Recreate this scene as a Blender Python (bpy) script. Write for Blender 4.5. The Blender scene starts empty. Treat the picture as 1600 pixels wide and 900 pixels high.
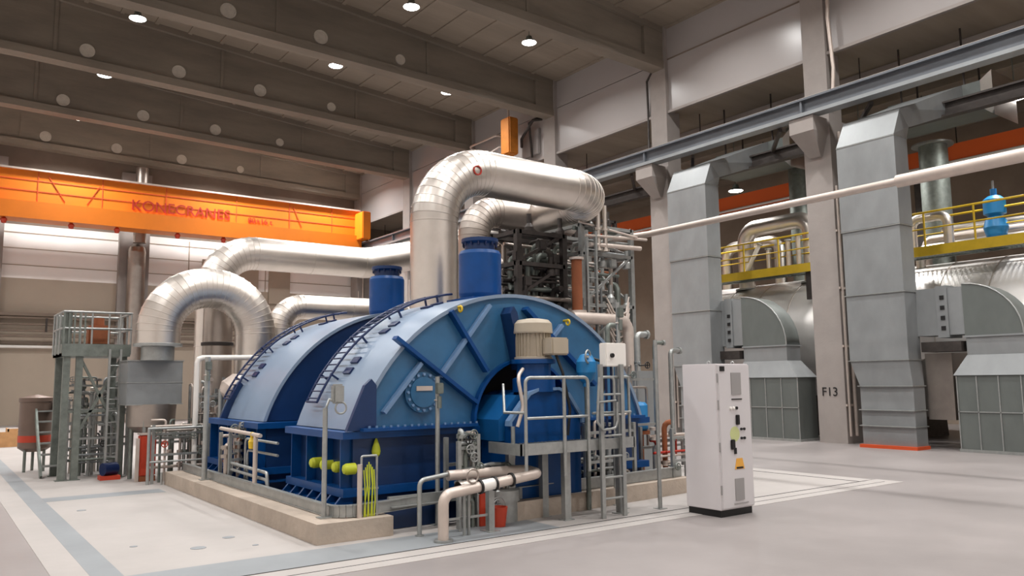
import bpy, bmesh, math, random
from mathutils import Vector, Matrix
random.seed(7)
PI = math.pi
scn = bpy.context.scene
COL = scn.collection

# ------------------------------------------------------------------ camera
cam_d = bpy.data.cameras.new('camera'); cam = bpy.data.objects.new('camera', cam_d); COL.objects.link(cam)
cam_d.sensor_fit = 'HORIZONTAL'; cam_d.sensor_width = 36.0; cam_d.lens = 1243.0 / 1600.0 * 36.0
cam_d.clip_start = 0.05; cam_d.clip_end = 300
_vx = Vector((1700, 125, 1243)).normalized(); _vy = Vector((-920, 155, 1243)).normalized()
_m = (_vx + _vy).normalized(); _d = (_vx - _vy); _d = (_d - _d.dot(_m) * _m).normalized()
_vx = (_m + _d) / math.sqrt(2); _vy = (_m - _d) / math.sqrt(2); _vz = _vx.cross(_vy)
if _vz.y > 0: _vz = -_vz
_right = Vector((_vx.x, _vy.x, _vz.x)); _down = Vector((_vx.y, _vy.y, _vz.y)); _fwd = Vector((_vx.z, _vy.z, _vz.z))
_mw = Matrix((( _right.x, -_down.x, -_fwd.x, 0), (_right.y, -_down.y, -_fwd.y, 0), (_right.z, -_down.z, -_fwd.z, 1.8), (0, 0, 0, 1)))
cam.matrix_world = _mw
scn.camera = cam

# ------------------------------------------------------------------ world, exposure, light rig
world = bpy.data.worlds.new('world'); scn.world = world; world.use_nodes = True
world.node_tree.nodes['Background'].inputs[0].default_value = (1.0, 0.95, 0.9, 1)
world.node_tree.nodes['Background'].inputs[1].default_value = 0.05
scn.view_settings.view_transform = 'Standard'; scn.view_settings.look = 'None'
scn.view_settings.exposure = 0.0; scn.view_settings.gamma = 1.0; scn.view_settings.use_curve_mapping = False
scn.cycles.max_bounces = 7; scn.cycles.diffuse_bounces = 4; scn.cycles.glossy_bounces = 4
scn.cycles.transmission_bounces = 2; scn.cycles.caustics_reflective = False; scn.cycles.caustics_refractive = False
scn.cycles.sample_clamp_indirect = 4.0
HALL_W = 290.0          # base watts of a high-bay lamp, raised for the last row
BAY_W = 230.0           # watts of each lamp of the low side bay
LAMP_COL = (1.0, 0.985, 0.968)

# ------------------------------------------------------------------ materials
def S(r, g, b):         # 8 bit sRGB to linear
    f = lambda c: ((c/255+0.055)/1.055)**2.4 if c > 10 else c/255/12.92
    return (f(r), f(g), f(b), 1)
def mat(name, col, rough=0.5, metal=0.0, var=0.0, scale=3.0, col2=None, bump=0.0, bscale=None, stretch=None, spec=0.5, rvar=0.0, emis=None, coat=0):
    m = bpy.data.materials.new(name); m.use_nodes = True; nt = m.node_tree; b = nt.nodes['Principled BSDF']
    b.inputs['Base Color'].default_value = col; b.inputs['Roughness'].default_value = rough
    b.inputs['Metallic'].default_value = metal; b.inputs['Specular IOR Level'].default_value = spec
    if coat: b.inputs['Coat Weight'].default_value = coat
    if emis: b.inputs['Emission Color'].default_value = emis[0]; b.inputs['Emission Strength'].default_value = emis[1]
    if var or col2 or bump or rvar:
        tc = nt.nodes.new('ShaderNodeTexCoord'); mp = nt.nodes.new('ShaderNodeMapping')
        nt.links.new(tc.outputs['Object'], mp.inputs[0])
        if stretch: mp.inputs['Scale'].default_value = stretch
        n = nt.nodes.new('ShaderNodeTexNoise'); n.inputs['Scale'].default_value = scale; n.inputs['Detail'].default_value = 6
        n.inputs['Roughness'].default_value = 0.62
        nt.links.new(mp.outputs[0], n.inputs[0])
        r = nt.nodes.new('ShaderNodeValToRGB'); r.color_ramp.elements[0].position = 0.32; r.color_ramp.elements[1].position = 0.68
        c2 = col2 or tuple(min(1, c*(1+var)) for c in col[:3]) + (1,)
        c1 = col if col2 else tuple(c*(1-var) for c in col[:3]) + (1,)
        r.color_ramp.elements[0].color = c1; r.color_ramp.elements[1].color = c2
        nt.links.new(n.outputs[0], r.inputs[0]); nt.links.new(r.outputs[0], b.inputs['Base Color'])
        if rvar:
            mr = nt.nodes.new('ShaderNodeMapRange'); mr.inputs[3].default_value = max(0.02, rough-rvar); mr.inputs[4].default_value = rough+rvar
            nt.links.new(n.outputs[0], mr.inputs[0]); nt.links.new(mr.outputs[0], b.inputs['Roughness'])
        if bump:
            n2 = nt.nodes.new('ShaderNodeTexNoise'); n2.inputs['Scale'].default_value = bscale or scale*6; n2.inputs['Detail'].default_value = 4
            nt.links.new(mp.outputs[0], n2.inputs[0])
            bp = nt.nodes.new('ShaderNodeBump'); bp.inputs['Strength'].default_value = bump; bp.inputs['Distance'].default_value = 0.02
            nt.links.new(n2.outputs[0], bp.inputs['Height']); nt.links.new(bp.outputs[0], b.inputs['Normal'])
    return m
M = {}
M['beam'] = mat('dark_precast_concrete', S(134,124,112), .85, var=.22, scale=.6, bump=.25, bscale=8, stretch=(.35,1,1.6))
M['column'] = mat('pale_precast_concrete', S(156,148,143), .8, var=.10, scale=.9, bump=.2, bscale=7)
M['cover'] = mat('pale_cover_board', S(205,196,184), .8, var=.08, scale=6)
M['ceil'] = mat('ribbed_roof_deck', S(148,136,122), .8, var=.12, scale=.5, stretch=(.3,3,1))
M['floor'] = mat('grey_polished_concrete', S(146,139,137), .42, var=.13, scale=.45, bump=.06, bscale=9, rvar=.12, spec=.35)
M['slab'] = mat('pale_new_concrete', S(168,162,158), .7, var=.07, scale=.7, bump=.08, bscale=9)
M['slab_edge'] = mat('white_joint_concrete', S(170,164,160), .75, var=.06, scale=1.2)
M['channel'] = mat('grey_painted_cover', S(136,140,143), .6, var=.07, scale=1.0)
M['dark'] = mat('dark_gap', S(40,36,34), .9)
M['curb'] = mat('rough_cast_concrete', S(176,162,148), .85, var=.16, scale=1.8, bump=.5, bscale=14)
M['panel'] = mat('white_sandwich_panel', S(170,164,162), .28, var=.03, scale=.3)
M['panel_white'] = mat('white_lacquered_panel', S(250,246,242), .45, var=.03, scale=.3)
M['wall_beige'] = mat('beige_wall_panel', S(172,158,142), .6, var=.06, scale=.3)
M['wall_dark'] = mat('brown_wall', S(126,112,100), .8, var=.15, scale=.5)
M['wall_mid'] = mat('tan_wall', S(158,142,126), .8, var=.15, scale=.5)
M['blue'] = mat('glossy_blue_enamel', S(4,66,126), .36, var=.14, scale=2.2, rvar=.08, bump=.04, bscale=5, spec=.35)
M['blue_glare'] = mat('blue_enamel_with_glare', S(130,148,170), .32, var=.07, scale=1.2, rvar=.06)  # lamp reflections on the blue enamel painted in as a greyer tone
M['blue_sheen'] = mat('blue_enamel_with_sheen', S(52,104,144), .32, var=.16, scale=1.6, rvar=.08, bump=.05, bscale=4)  # same enamel, sheen of the end face painted in as paler blue
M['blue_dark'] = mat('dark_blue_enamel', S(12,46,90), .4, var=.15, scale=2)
M['blue_lit'] = mat('lit_blue_enamel', S(110,140,176), .35, var=.08, scale=3)  # ribs turned to the light painted paler; bolts and rim share it
M['navy'] = mat('navy_paint', S(12,34,78), .35)
M['cyan'] = mat('bright_light_blue', S(40,130,190), .4)
M['teal_blue'] = mat('mid_blue_enamel', S(16,84,140), .38, var=.1)
M['steel'] = mat('aluminium_cladding', S(222,214,206), .34, 1.0, var=.05, scale=2.5, rvar=.06, bump=.035, bscale=2.5)
M['steel_dull'] = mat('dull_aluminium', S(176,166,158), .40, 1.0, var=.08, scale=3, rvar=.06, bump=.03)
M['pipe_white'] = mat('pale_pipe', S(206,192,182), .4, .35, var=.07, scale=4)
M['vessel'] = mat('bright_vessel_cladding', S(226,222,218), .36, .65, var=.05, scale=1.5, rvar=.05)
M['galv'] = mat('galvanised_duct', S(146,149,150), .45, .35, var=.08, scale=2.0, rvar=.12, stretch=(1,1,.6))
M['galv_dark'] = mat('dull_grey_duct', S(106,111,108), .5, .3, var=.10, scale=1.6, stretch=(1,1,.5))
M['zinc'] = mat('galvanised_steel', S(164,166,164), .42, .6, var=.12, scale=9)
M['zinc_dark'] = mat('weathered_galvanised_steel', S(122,128,122), .5, .55, var=.2, scale=7)
M['frame_dark'] = mat('dark_steelwork', S(66,60,57), .55, .4, var=.25, scale=5)
M['rail_steel'] = mat('blue_grey_girder', S(104,108,114), .45, .3, var=.1, scale=1.5)
M['rail_light'] = mat('light_grey_girder', S(150,154,156), .45, .3, var=.1, scale=1.5)
M['orange'] = mat('orange_crane_paint', S(228,124,24), .45, var=.06, scale=.8)
M['orange_dk'] = mat('red_orange_paint', S(205,80,36), .55, var=.08, scale=.8)
M['hoist'] = mat('worn_orange_paint', S(200,122,40), .6, var=.15)
M['orange_side'] = mat('orange_red_girder', S(244,112,52), .5)
M['redtext'] = mat('red_lettering', S(170,40,20), .6)
M['black'] = mat('black_plastic', S(22,21,22), .5)
M['yellow'] = mat('safety_yellow', S(220,184,40), .45, var=.08)
M['sticker'] = mat('faded_sticker', S(192,198,140), .6)
M['sticker_orange'] = mat('orange_sticker', S(226,166,70), .6)
M['lime'] = mat('yellow_green_cable', S(196,204,50), .5)
M['cab'] = mat('cabinet_grey_lacquer', S(218,213,214), .42, var=.015, scale=.8)
M['cab_door'] = mat('cabinet_door_lacquer', S(206,202,203), .42, var=.015, scale=.8)
M['cab_grey'] = mat('cabinet_vent_grey', S(150,147,146), .6)
M['white'] = mat('white_plastic', S(236,232,226), .5)
M['red'] = mat('red_paint', S(188,62,36), .5, var=.1)
M['rust'] = mat('red_oxide_primer', S(140,78,44), .7, var=.15)
M['brown_tank'] = mat('brown_tank_paint', S(116,98,88), .4, .4, var=.1)
M['wood'] = mat('raw_timber', S(196,148,100), .8, var=.15, scale=4, stretch=(1,8,1))
M['motor'] = mat('beige_motor_paint', S(176,164,146), .5, var=.05)
M['lamp'] = mat('lamp_glass', (1,1,1,1), .4, emis=((1,.97,.93,1), 14))
M['green'] = mat('green_panel', S(90,130,104), .6)

# ------------------------------------------------------------------ mesh builder
class MB:
    def __init__(s): s.v = []; s.f = []; s.sm = []; s.g = []; s.depth = 0; s.n = 0
    def add(s, vs, fs, smooth=False):
        if s.depth == 0: s.n += 1
        s.g += [s.n]*len(fs); o = len(s.v); s.v += [Vector(v) for v in vs]
        for f in fs: s.f.append([o+i for i in f]); s.sm.append(smooth)
        return s
    def box(s, x0, x1, y0, y1, z0, z1):
        if x0 > x1: x0, x1 = x1, x0
        if y0 > y1: y0, y1 = y1, y0
        if z0 > z1: z0, z1 = z1, z0
        return s.add([(x0,y0,z0),(x1,y0,z0),(x1,y1,z0),(x0,y1,z0),(x0,y0,z1),(x1,y0,z1),(x1,y1,z1),(x0,y1,z1)],
              [(3,2,1,0),(4,5,6,7),(0,1,5,4),(1,2,6,5),(2,3,7,6),(3,0,4,7)])
    def bbox(s, x0, x1, y0, y1, z0, z1, b=.01):      # bevelled box
        bm = bmesh.new(); bmesh.ops.create_cube(bm, size=1)
        bmesh.ops.scale(bm, vec=(abs(x1-x0), abs(y1-y0), abs(z1-z0)), verts=bm.verts)
        bmesh.ops.translate(bm, vec=((x0+x1)/2, (y0+y1)/2, (z0+z1)/2), verts=bm.verts)
        bmesh.ops.bevel(bm, geom=bm.edges[:], offset=b, segments=2, affect='EDGES')
        bm.verts.index_update()
        s.add([v.co.copy() for v in bm.verts], [[v.index for v in f.verts] for f in bm.faces]); bm.free(); return s
    def frustum(s, a, b, z0, z1):                     # a,b = (x0,x1,y0,y1) at z0 and z1
        return s.add([(a[0],a[2],z0),(a[1],a[2],z0),(a[1],a[3],z0),(a[0],a[3],z0),(b[0],b[2],z1),(b[1],b[2],z1),(b[1],b[3],z1),(b[0],b[3],z1)],
              [(3,2,1,0),(4,5,6,7),(0,1,5,4),(1,2,6,5),(2,3,7,6),(3,0,4,7)])
    def prism(s, poly, axis, a, b, smooth=False):     # poly in the two remaining axes (x,y,z order)
        def P(p, t):
            if axis == 'x': return (t, p[0], p[1])
            if axis == 'y': return (p[0], t, p[1])
            return (p[0], p[1], t)
        n = len(poly)
        s.add([P(p,a) for p in poly] + [P(p,b) for p in poly], [list(range(n)), list(range(2*n-1, n-1, -1))])
        s.add([P(p,a) for p in poly] + [P(p,b) for p in poly], [(i, n+i, n+(i+1)%n, (i+1)%n) for i in range(n)], smooth)
        return s
    def bar(s, p0, p1, w, h=None, up=(0,0,1)):
        p0 = Vector(p0); p1 = Vector(p1); d = (p1-p0).normalized(); h = h or w
        u = Vector(up)
        if abs(d.dot(u)) > .99: u = Vector((0,1,0))
        a = d.cross(u).normalized(); b = a.cross(d).normalized()
        vs = [p + a*i*w/2 + b*j*h/2 for p in (p0,p1) for i, j in ((-1,-1),(1,-1),(1,1),(-1,1))]
        return s.add(vs, [(0,1,2,3),(7,6,5,4),(0,4,5,1),(1,5,6,2),(2,6,7,3),(3,7,4,0)])
    def cyl(s, p0, p1, r, n=16, r1=None, caps=True):
        p0 = Vector(p0); p1 = Vector(p1); d = (p1-p0).normalized(); r1 = r if r1 is None else r1
        u = Vector((0,0,1)) if abs(d.z) < .9 else Vector((1,0,0))
        a = d.cross(u).normalized(); b = a.cross(d)
        k = [(math.cos(2*PI*i/n), math.sin(2*PI*i/n)) for i in range(n)]
        s.add([p0+(a*c+b*t)*r for c, t in k] + [p1+(a*c+b*t)*r1 for c, t in k], [(i,(i+1)%n,n+(i+1)%n,n+i) for i in range(n)], True)
        if caps:
            s.add([p0+(a*c+b*t)*r for c, t in k], [list(range(n-1,-1,-1))]); s.add([p1+(a*c+b*t)*r1 for c, t in k], [list(range(n))])
        return s
    def lathe(s, c, prof, axis=(0,0,1), n=24):         # prof [(r, h)], sharp profile, smooth around
        c = Vector(c); d = Vector(axis).normalized()
        for (r0,h0),(r1,h1) in zip(prof, prof[1:]):
            u = Vector((0,0,1)) if abs(d.z) < .9 else Vector((1,0,0))
            a = d.cross(u).normalized(); b = a.cross(d)
            k = [(math.cos(2*PI*i/n), math.sin(2*PI*i/n)) for i in range(n)]
            s.add([c+d*h0+(a*p+b*q)*max(r0,1e-4) for p, q in k] + [c+d*h1+(a*p+b*q)*max(r1,1e-4) for p, q in k],
                  [(i,(i+1)%n,n+(i+1)%n,n+i) for i in range(n)], True)
        return s
    def torus(s, c, axis, R, r, n=20, m=8, a0=0, a1=2*PI):
        c = Vector(c); d = Vector(axis).normalized(); u = Vector((0,0,1)) if abs(d.z) < .9 else Vector((1,0,0))
        a = d.cross(u).normalized(); b = a.cross(d)
        full = abs(a1-a0-2*PI) < 1e-6; N = n if full else n+1
        vs = []
        for i in range(N):
            t = a0+(a1-a0)*i/n; e = a*math.cos(t)+b*math.sin(t)
            for j in range(m):
                q = 2*PI*j/m; vs.append(c+e*(R+r*math.cos(q))+d*r*math.sin(q))
        fs = [(i*m+j, ((i+1)%N)*m+j, ((i+1)%N)*m+(j+1)%m, i*m+(j+1)%m) for i in range(n) for j in range(m)]
        return s.add(vs, fs, True)
    def tube(s, pts, r, n=14, fil=0, seg=4, mitre=False, caps=True):
        pts = [Vector(p) for p in pts]
        if fil: pts = fillet(pts, fil, seg)
        rings = []; d0 = (pts[1]-pts[0]).normalized()
        u = Vector((0,0,1)) if abs(d0.z) < .9 else Vector((0,1,0))
        a = d0.cross(u).normalized(); b = a.cross(d0)
        for i in range(len(pts)):
            if i == 0: nrm = d0; d = d0
            elif i == len(pts)-1: nrm = d
            else:
                nd = (pts[i+1]-pts[i]).normalized(); nrm = (d+nd).normalized()
            ring = []
            for k in range(n):
                o = (a*math.cos(2*PI*k/n)+b*math.sin(2*PI*k/n))*r
                o = o - d*(o.dot(nrm)/max(.3, d.dot(nrm))); ring.append(pts[i]+o)
            rings.append(ring)
            if 0 < i < len(pts)-1:
                q = d.rotation_difference(nd); a = q @ a; b = q @ b; d = nd
        if mitre:
            for i in range(len(rings)-1):
                s.add(rings[i]+rings[i+1], [(k,(k+1)%n,n+(k+1)%n,n+k) for k in range(n)], True)
        else:
            vs = [v for rg in rings for v in rg]
            s.add(vs, [(i*n+k, i*n+(k+1)%n, (i+1)*n+(k+1)%n, (i+1)*n+k) for i in range(len(rings)-1) for k in range(n)], True)
        if caps:
            s.add(rings[0], [list(range(n-1,-1,-1))]); s.add(rings[-1], [list(range(n))])
        return s
def _grouped(fn):
    def w(s, *a, **k):
        if s.depth == 0: s.n += 1
        s.depth += 1
        try: return fn(s, *a, **k)
        finally: s.depth -= 1
    return w
for _k in ('box','bbox','frustum','prism','bar','cyl','lathe','torus','tube'): setattr(MB, _k, _grouped(getattr(MB, _k)))
def fillet(pts, R, seg):
    out = [pts[0]]
    for i in range(1, len(pts)-1):
        p = pts[i]; a = (pts[i-1]-p); b = (pts[i+1]-p); la, lb = a.length, b.length; a.normalize(); b.normalize()
        ang = a.angle(b)
        if ang > PI-.03: out.append(p); continue
        t = min(R/math.tan(ang/2), la*.49 if i > 1 else la*.98, lb*.49 if i < len(pts)-2 else lb*.98); rr = t*math.tan(ang/2)
        c = p + (a+b).normalized()*(rr/math.sin(ang/2)); s0 = p+a*t-c; s1 = p+b*t-c; th = s0.angle(s1)
        for k in range(seg+1):
            f = k/seg; out.append(c + (s0*math.sin((1-f)*th)+s1*math.sin(f*th))/math.sin(th))
    out.append(pts[-1]); return out

def setp(o, label=None, cat=None, group=None, kind=None):
    if label: o['label'] = label
    if cat: o['category'] = cat
    if group: o['group'] = group
    if kind: o['kind'] = kind
    return o
def each(name, mb, m, parent, **k):                    # one part per piece that was added to mb
    out = []
    for gid in sorted(set(mb.g)):
        q = MB(); mp = {}
        for f, gg, sm in zip(mb.f, mb.g, mb.sm):
            if gg != gid: continue
            for i in f:
                if i not in mp: mp[i] = len(q.v); q.v.append(mb.v[i])
            q.f.append([mp[i] for i in f]); q.sm.append(sm); q.g.append(0)
        out.append(obj(name, q, m, parent, **k))
    return out
def obj(name, mb, m, parent=None, **k):
    me = bpy.data.meshes.new(name)
    off = parent_loc(parent) if parent else Vector((0,0,0))
    if parent is None and mb.v:
        xs = [v.x for v in mb.v]; ys = [v.y for v in mb.v]; zs = [v.z for v in mb.v]
        off = Vector(((min(xs)+max(xs))/2, (min(ys)+max(ys))/2, min(zs)))
    me.from_pydata([tuple(v-off) for v in mb.v], [], mb.f)
    me.polygons.foreach_set('use_smooth', mb.sm)
    bm = bmesh.new(); bm.from_mesh(me); bmesh.ops.recalc_face_normals(bm, faces=bm.faces); bm.to_mesh(me); bm.free()
    ms = m if isinstance(m, list) else [m]
    for x in ms: me.materials.append(M[x])
    o = bpy.data.objects.new(name, me); COL.objects.link(o)
    if parent: o.parent = parent
    else: o.location = off
    o['off'] = 0; del o['off']
    return setp(o, **k)
_LOC = {}
def parent_loc(p):
    v = Vector((0,0,0))
    while p is not None: v += p.location; p = p.parent
    return v
def thing(name, label, cat, loc, group=None):
    o = bpy.data.objects.new(name, None); COL.objects.link(o); o.location = loc; o.empty_display_size = .2
    return setp(o, label, cat, group)
def copy_tree(o, delta, parent=None):
    c = o.copy(); COL.objects.link(c)
    if parent is not None: c.parent = parent
    else: c.location = o.location + Vector(delta)
    for ch in [x for x in bpy.data.objects if x.parent == o and x != c]:
        if ch.name in COL.objects: copy_tree(ch, (0,0,0), c)
    return c
def lettering(body, size, m, parent, loc, rot, ext=.004):
    tx = bpy.data.curves.new('lettering', 'FONT'); tx.body = body; tx.size = size; tx.extrude = ext
    tmp = bpy.data.objects.new('lettering_curve', tx); COL.objects.link(tmp)
    me = bpy.data.meshes.new_from_object(tmp.evaluated_get(bpy.context.evaluated_depsgraph_get()))
    bpy.data.objects.remove(tmp); bpy.data.curves.remove(tx); me.materials.clear(); me.materials.append(M[m])
    o = bpy.data.objects.new('lettering', me); COL.objects.link(o); o.parent = parent; o.location = loc; o.rotation_euler = rot
    return o
def struct(name, mb, m): return obj(name, mb, m, kind='structure')

# ================================================================== ROOM
XL, XR, XB, Y0, YB = -9.0, 20.3, 31.0, -9.0, 43.6
def roof_z(x): return 14.15 + .075*(20.3 - max(x, 2.0)) - (max(0, 2.0-x))*.03
struct('floor', MB().box(XL, XB, Y0, YB, -.3, 0), 'floor')
# pale foundation slab round the machine and its joints, a few millimetres proud of the floor
struct('floor_slab', MB().box(1.64, 13.1, 8.45, 14.3, .0, .004).box(1.64, 3.4, 14.3, 20, 0, .004).box(3.4, 13.1, 14.3, 26, 0, .0041).box(6.4,13.1,7.75,8.45,0,.004), 'slab')
struct('floor_aisle', MB().box(1.08, 1.38, 6.0, 43.5, 0, .004).box(1.64, 3.4, 20, 43.5, 0, .004), 'slab')
struct('trim_1', MB().box(1.38, 1.64, 6.0, 43.5, 0, .005), 'channel')
struct('trim_2', MB().box(1.64, 6.4, 7.75, 8.45, 0, .005), 'channel')
struct('trim_3', MB().box(1.64, 3.4, 14.5, 15.0, .003, .006), 'channel')
struct('trim_4', MB().box(1.64, 13.3, 7.72, 7.75, 0, .006).box(13.07, 13.1, 7.75, 26, 0, .007), 'dark')
struct('trim_5', MB().box(1.64, 13.6, 7.25, 7.72, 0, .0045).box(13.1, 13.5, 7.75, 26, 0, .0045), 'slab_edge')
struct('trim_6', MB().box(1.64, 13.4, 7.46, 7.475, 0, .006), 'dark')
for i, (x, y, r) in enumerate(((1.95, 13.2, .09), (2.55, 9.35, .12), (3.0, 9.75, .10), (2.0, 9.9, .06), (3.1, 9.1, .05))):
    m_ = obj('floor_cap', MB().lathe((x, y, .004), [(r*.7,0),(r*.7,.004),(r*.3,.005),(0,.005)], n=16), 'channel', label='small round grey cap set in the pale slab left of the curb', cat='floor cap', group='round caps in the pale slab')
# ceiling: ribbed deck following the roof pitch
cb = MB(); N = 12
xs = [XL, 2.0, XR+1.2]
for a, b in zip(xs, xs[1:]):
    cb.add([(a,Y0,roof_z(a)),(b,Y0,roof_z(b)),(b,YB,roof_z(b)),(a,YB,roof_z(a)),(a,Y0,roof_z(a)+.3),(b,Y0,roof_z(b)+.3),(b,YB,roof_z(b)+.3),(a,YB,roof_z(a)+.3)],
           [(0,1,2,3),(7,6,5,4),(0,4,5,1),(1,5,6,2),(2,6,7,3),(3,7,4,0)])
y = Y0
k = 0
while k < 25:                                          # downstanding ribs of the deck run along the hall
    x = -8 + k*1.18
    cb.add([(x,Y0,roof_z(x)-.05),(x+.14,Y0,roof_z(x+.14)-.05),(x+.14,YB,roof_z(x+.14)-.05),(x,YB,roof_z(x)-.05),
            (x,Y0,roof_z(x)+.02),(x+.14,Y0,roof_z(x+.14)+.02),(x+.14,YB,roof_z(x+.14)+.02),(x,YB,roof_z(x)+.02)],
           [(0,1,2,3),(7,6,5,4),(0,4,5,1),(1,5,6,2),(2,6,7,3),(3,7,4,0)]); k += 1
struct('ceiling', cb, 'ceil')
struct('wall_left', MB().box(XL-.2, XL, Y0, YB, 0, 16), 'panel_white')
struct('wall_near', MB().box(XL, XB, Y0-.2, Y0, 0, 16), 'panel_white')
# back wall
struct('wall_back', MB().box(XL, XB, YB, YB+.3, 6.85, 9.4), 'panel_white')
struct('wall_back_upper', MB().box(XL, XB, YB, YB+.3, 9.4, 16), 'wall_dark')
struct('wall_back_lower', MB().box(XL, XB, YB, YB+.3, 0, 6.85), 'wall_beige')
tb = MB()
for z in (7.45, 8.25, 9.0): tb.box(XL, XR, YB-.02, YB, z, z+.04)
for x in (10.9, 12.6, 15.0): tb.box(x, x+.05, YB-.02, YB, 6.85, 9.3)
struct('trim_7', tb, 'wall_beige')
struct('trim_8', MB().box(XL, 13.5, YB-.5, YB, 5.05, 5.2).box(XL, 13.5, YB-.06, YB, 3.75, 3.85), 'wall_dark')
# upper right wall panels between the columns
CY = [12.6, 18.7, 24.8, 30.9, 37.0, 43.1]
for i, (a, b) in enumerate([(-8.9, 12.3), (12.9, 18.4), (19.0, 24.5), (25.1, 30.6), (31.2, 36.7), (37.3, 43.5)]):
    o = struct('wall_right', MB().box(20.45, 20.65, a, b, 11.08, 12.95).box(20.45, 20.65, a, b, 12.98, 14.7), 'panel')
struct('trim_9', MB().box(20.42, 20.47, -8.9, 18.4, 12.945, 12.985), 'wall_dark')
struct('trim_10', MB().box(20.36, 20.48, -8.9, 43.5, 11.0, 11.09), 'column')
# side bay: low ceiling, far wall
struct('ceiling_side', MB().box(20.46, XB, Y0, YB, 11.1, 11.5), 'ceil')
struct('wall_side', MB().box(XB, XB+.3, Y0, YB, 0, 11.5), 'wall_mid')

# ---- roof beams
def roof_beam(yc, lab):
    t = thing('roof_beam', lab, 'concrete beam', (20.0, yc, 12.6), 'precast roof beams across the hall')
    def zb(x): return 12.62 + .024*(20.3-max(x, 2))
    web = MB(); web.prism([(XL, zb(XL)+.28), (2, zb(2)+.28), (20.3, zb(20.3)+.28), (20.3, roof_z(20.3)), (2, roof_z(2)), (XL, roof_z(XL))], 'y', yc-.12, yc+.12)
    web.box(19.4, 20.3, yc-.25, yc+.25, 12.66, 14.1)
    for x in [3.0, 8.7, 14.4]: web.box(x-.06, x+.06, yc-.16, yc+.16, zb(x)+.25, roof_z(x)-.02)
    obj('web', web, 'beam', t)
    fl = MB(); fl.prism([(XL, zb(XL)), (2, zb(2)), (20.3, zb(20.3)), (20.3, zb(20.3)+.28), (2, zb(2)+.28), (XL, zb(XL)+.28)], 'y', yc-.28, yc+.28)
    obj('bottom_flange', fl, 'beam', t)
    tf = MB(); tf.prism([(XL, roof_z(XL)-.22), (2, roof_z(2)-.22), (20.3, roof_z(20.3)-.22), (20.3, roof_z(20.3)), (2, roof_z(2)), (XL, roof_z(XL))], 'y', yc-.28, yc+.28)
    obj('top_flange', tf, 'beam', t)
    for x in (0.9, 4.0, 7.1, 10.2, 13.25):
        r = .25 if x < 13 else .19
        c = MB().lathe((x, yc-.12, zb(x)+.62), [(0,.02),(r*.84,.02),(r*.84,.05),(r,.05),(r,0)], (0,-1,0), 20)
        obj('opening_cover', c, 'cover', t, label='pale round cover in the beam web')
names = ['nearest roof beam, ending above the column right of the big pipe', 'second roof beam from the camera, ending on the tall grey column',
         'third roof beam, ending above the orange hoist near the big pipe bend', 'fourth roof beam, ending left of the big pipe bend',
         'farthest roof beam, just above the long orange crane']
for yc, l in zip((18.7, 24.8, 30.9, 37.0, 43.0), names): roof_beam(yc, l)

# ---- columns with corbels
def column(yc, lab, first=False):
    t = thing('concrete_column', lab, 'column', (20.5, yc, 0), 'precast columns along the right wall')
    lo = MB().box(20.15, 21.0, yc-.42, yc+.42, 0, 9.05)
    obj('lower_shaft', lo, 'column', t)
    obj('upper_shaft', MB().box(20.3, 20.95, yc-.33, yc+.4, 9.05, 14.6), 'column', t)
    cb = MB(); cb.box(19.45, 20.15, yc-.36, yc+.40, 8.62, 9.05)
    cb.frustum((20.05, 20.15, yc-.16, yc+.2), (19.45, 20.15, yc-.36, yc+.40), 8.0, 8.62)
    obj('corbel', cb, 'column', t)
    cd = MB().tube([(20.22, yc-.48, 0.2), (20.22, yc-.48, 7.1)], .035, 8).tube([(20.5, yc-.48, 0.2), (20.5, yc-.48, 8.7)], .05, 8)
    for z in (1, 2.6, 4.2, 5.8): cd.box(20.15, 20.6, yc-.46, yc-.42, z, z+.06)
    each('conduit', cd, 'pipe_white', t)
    return t
cl = ['foreground concrete column rising past the crane rail, right of centre', 'concrete column just left of the narrow tall duct',
      'concrete column behind the end of the big silver pipe', 'concrete column beside the orange hoist',
      'concrete column above the crown of the big silver pipe', 'farthest concrete column beside the orange crane end']
cols = [column(y, l) for y, l in zip(CY, cl)]
lettering('F13', .34, 'black', cols[0], (20.14-20.5, 12.88-12.6, 1.28), (PI/2, 0, -PI/2))
# hanging cable on upper part of second column
obj('hanging_cable', MB().tube([(20.28,18.9,12.75),(20.3,19.25,12.4),(20.38,19.3,11.2),(20.25,19.2,9.6),(20.2,19.1,9.5)], .04, 8), 'frame_dark',
    label='dark cable dropping down the wall beside the column left of the narrow duct', cat='cable')
obj('hanging_cable', MB().tube([(20.28,12.0,14.2),(20.24,12.1,12),(20.26,12.02,10.5),(20.2,12.05,9.7)], .055, 8), 'pipe_white',
    label='pale cable bundle running down the right side of the foreground column', cat='cable')

# ---- crane rail girders in front of the columns
t = thing('crane_girder', 'long blue-grey steel crane rail girder resting on the column corbels', 'girder', (19.7, 12, 9.06))
g = MB().box(19.55, 19.6, 1.0, 43.3, 9.16, 9.52)
obj('web', g, 'rail_steel', t)
obj('bottom_flange', MB().box(19.4, 19.78, 1.0, 43.3, 9.06, 9.16), 'rail_light', t)
obj('top_flange', MB().box(19.42, 19.74, 1.0, 43.3, 9.52, 9.58), 'rail_steel', t)
each('rail', MB().box(19.55, 19.62, 1.0, 43.3, 9.58, 9.64), 'pipe_white', t, label='pale rail head')
st = MB()
for y in CY: st.box(19.45, 19.55, y-.03, y+.03, 9.16, 9.52); st.box(19.6, 19.72, y-.03, y+.03, 9.16, 9.52)
each('stiffener', st, 'rail_steel', t)
t = thing('bracing_girder', 'dark steel side girder running behind the crane rail', 'girder', (21.3, 12, 8.6))
obj('web', MB().box(21.25, 21.3, 2, 43.3, 8.6, 8.9), 'frame_dark', t)
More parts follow.
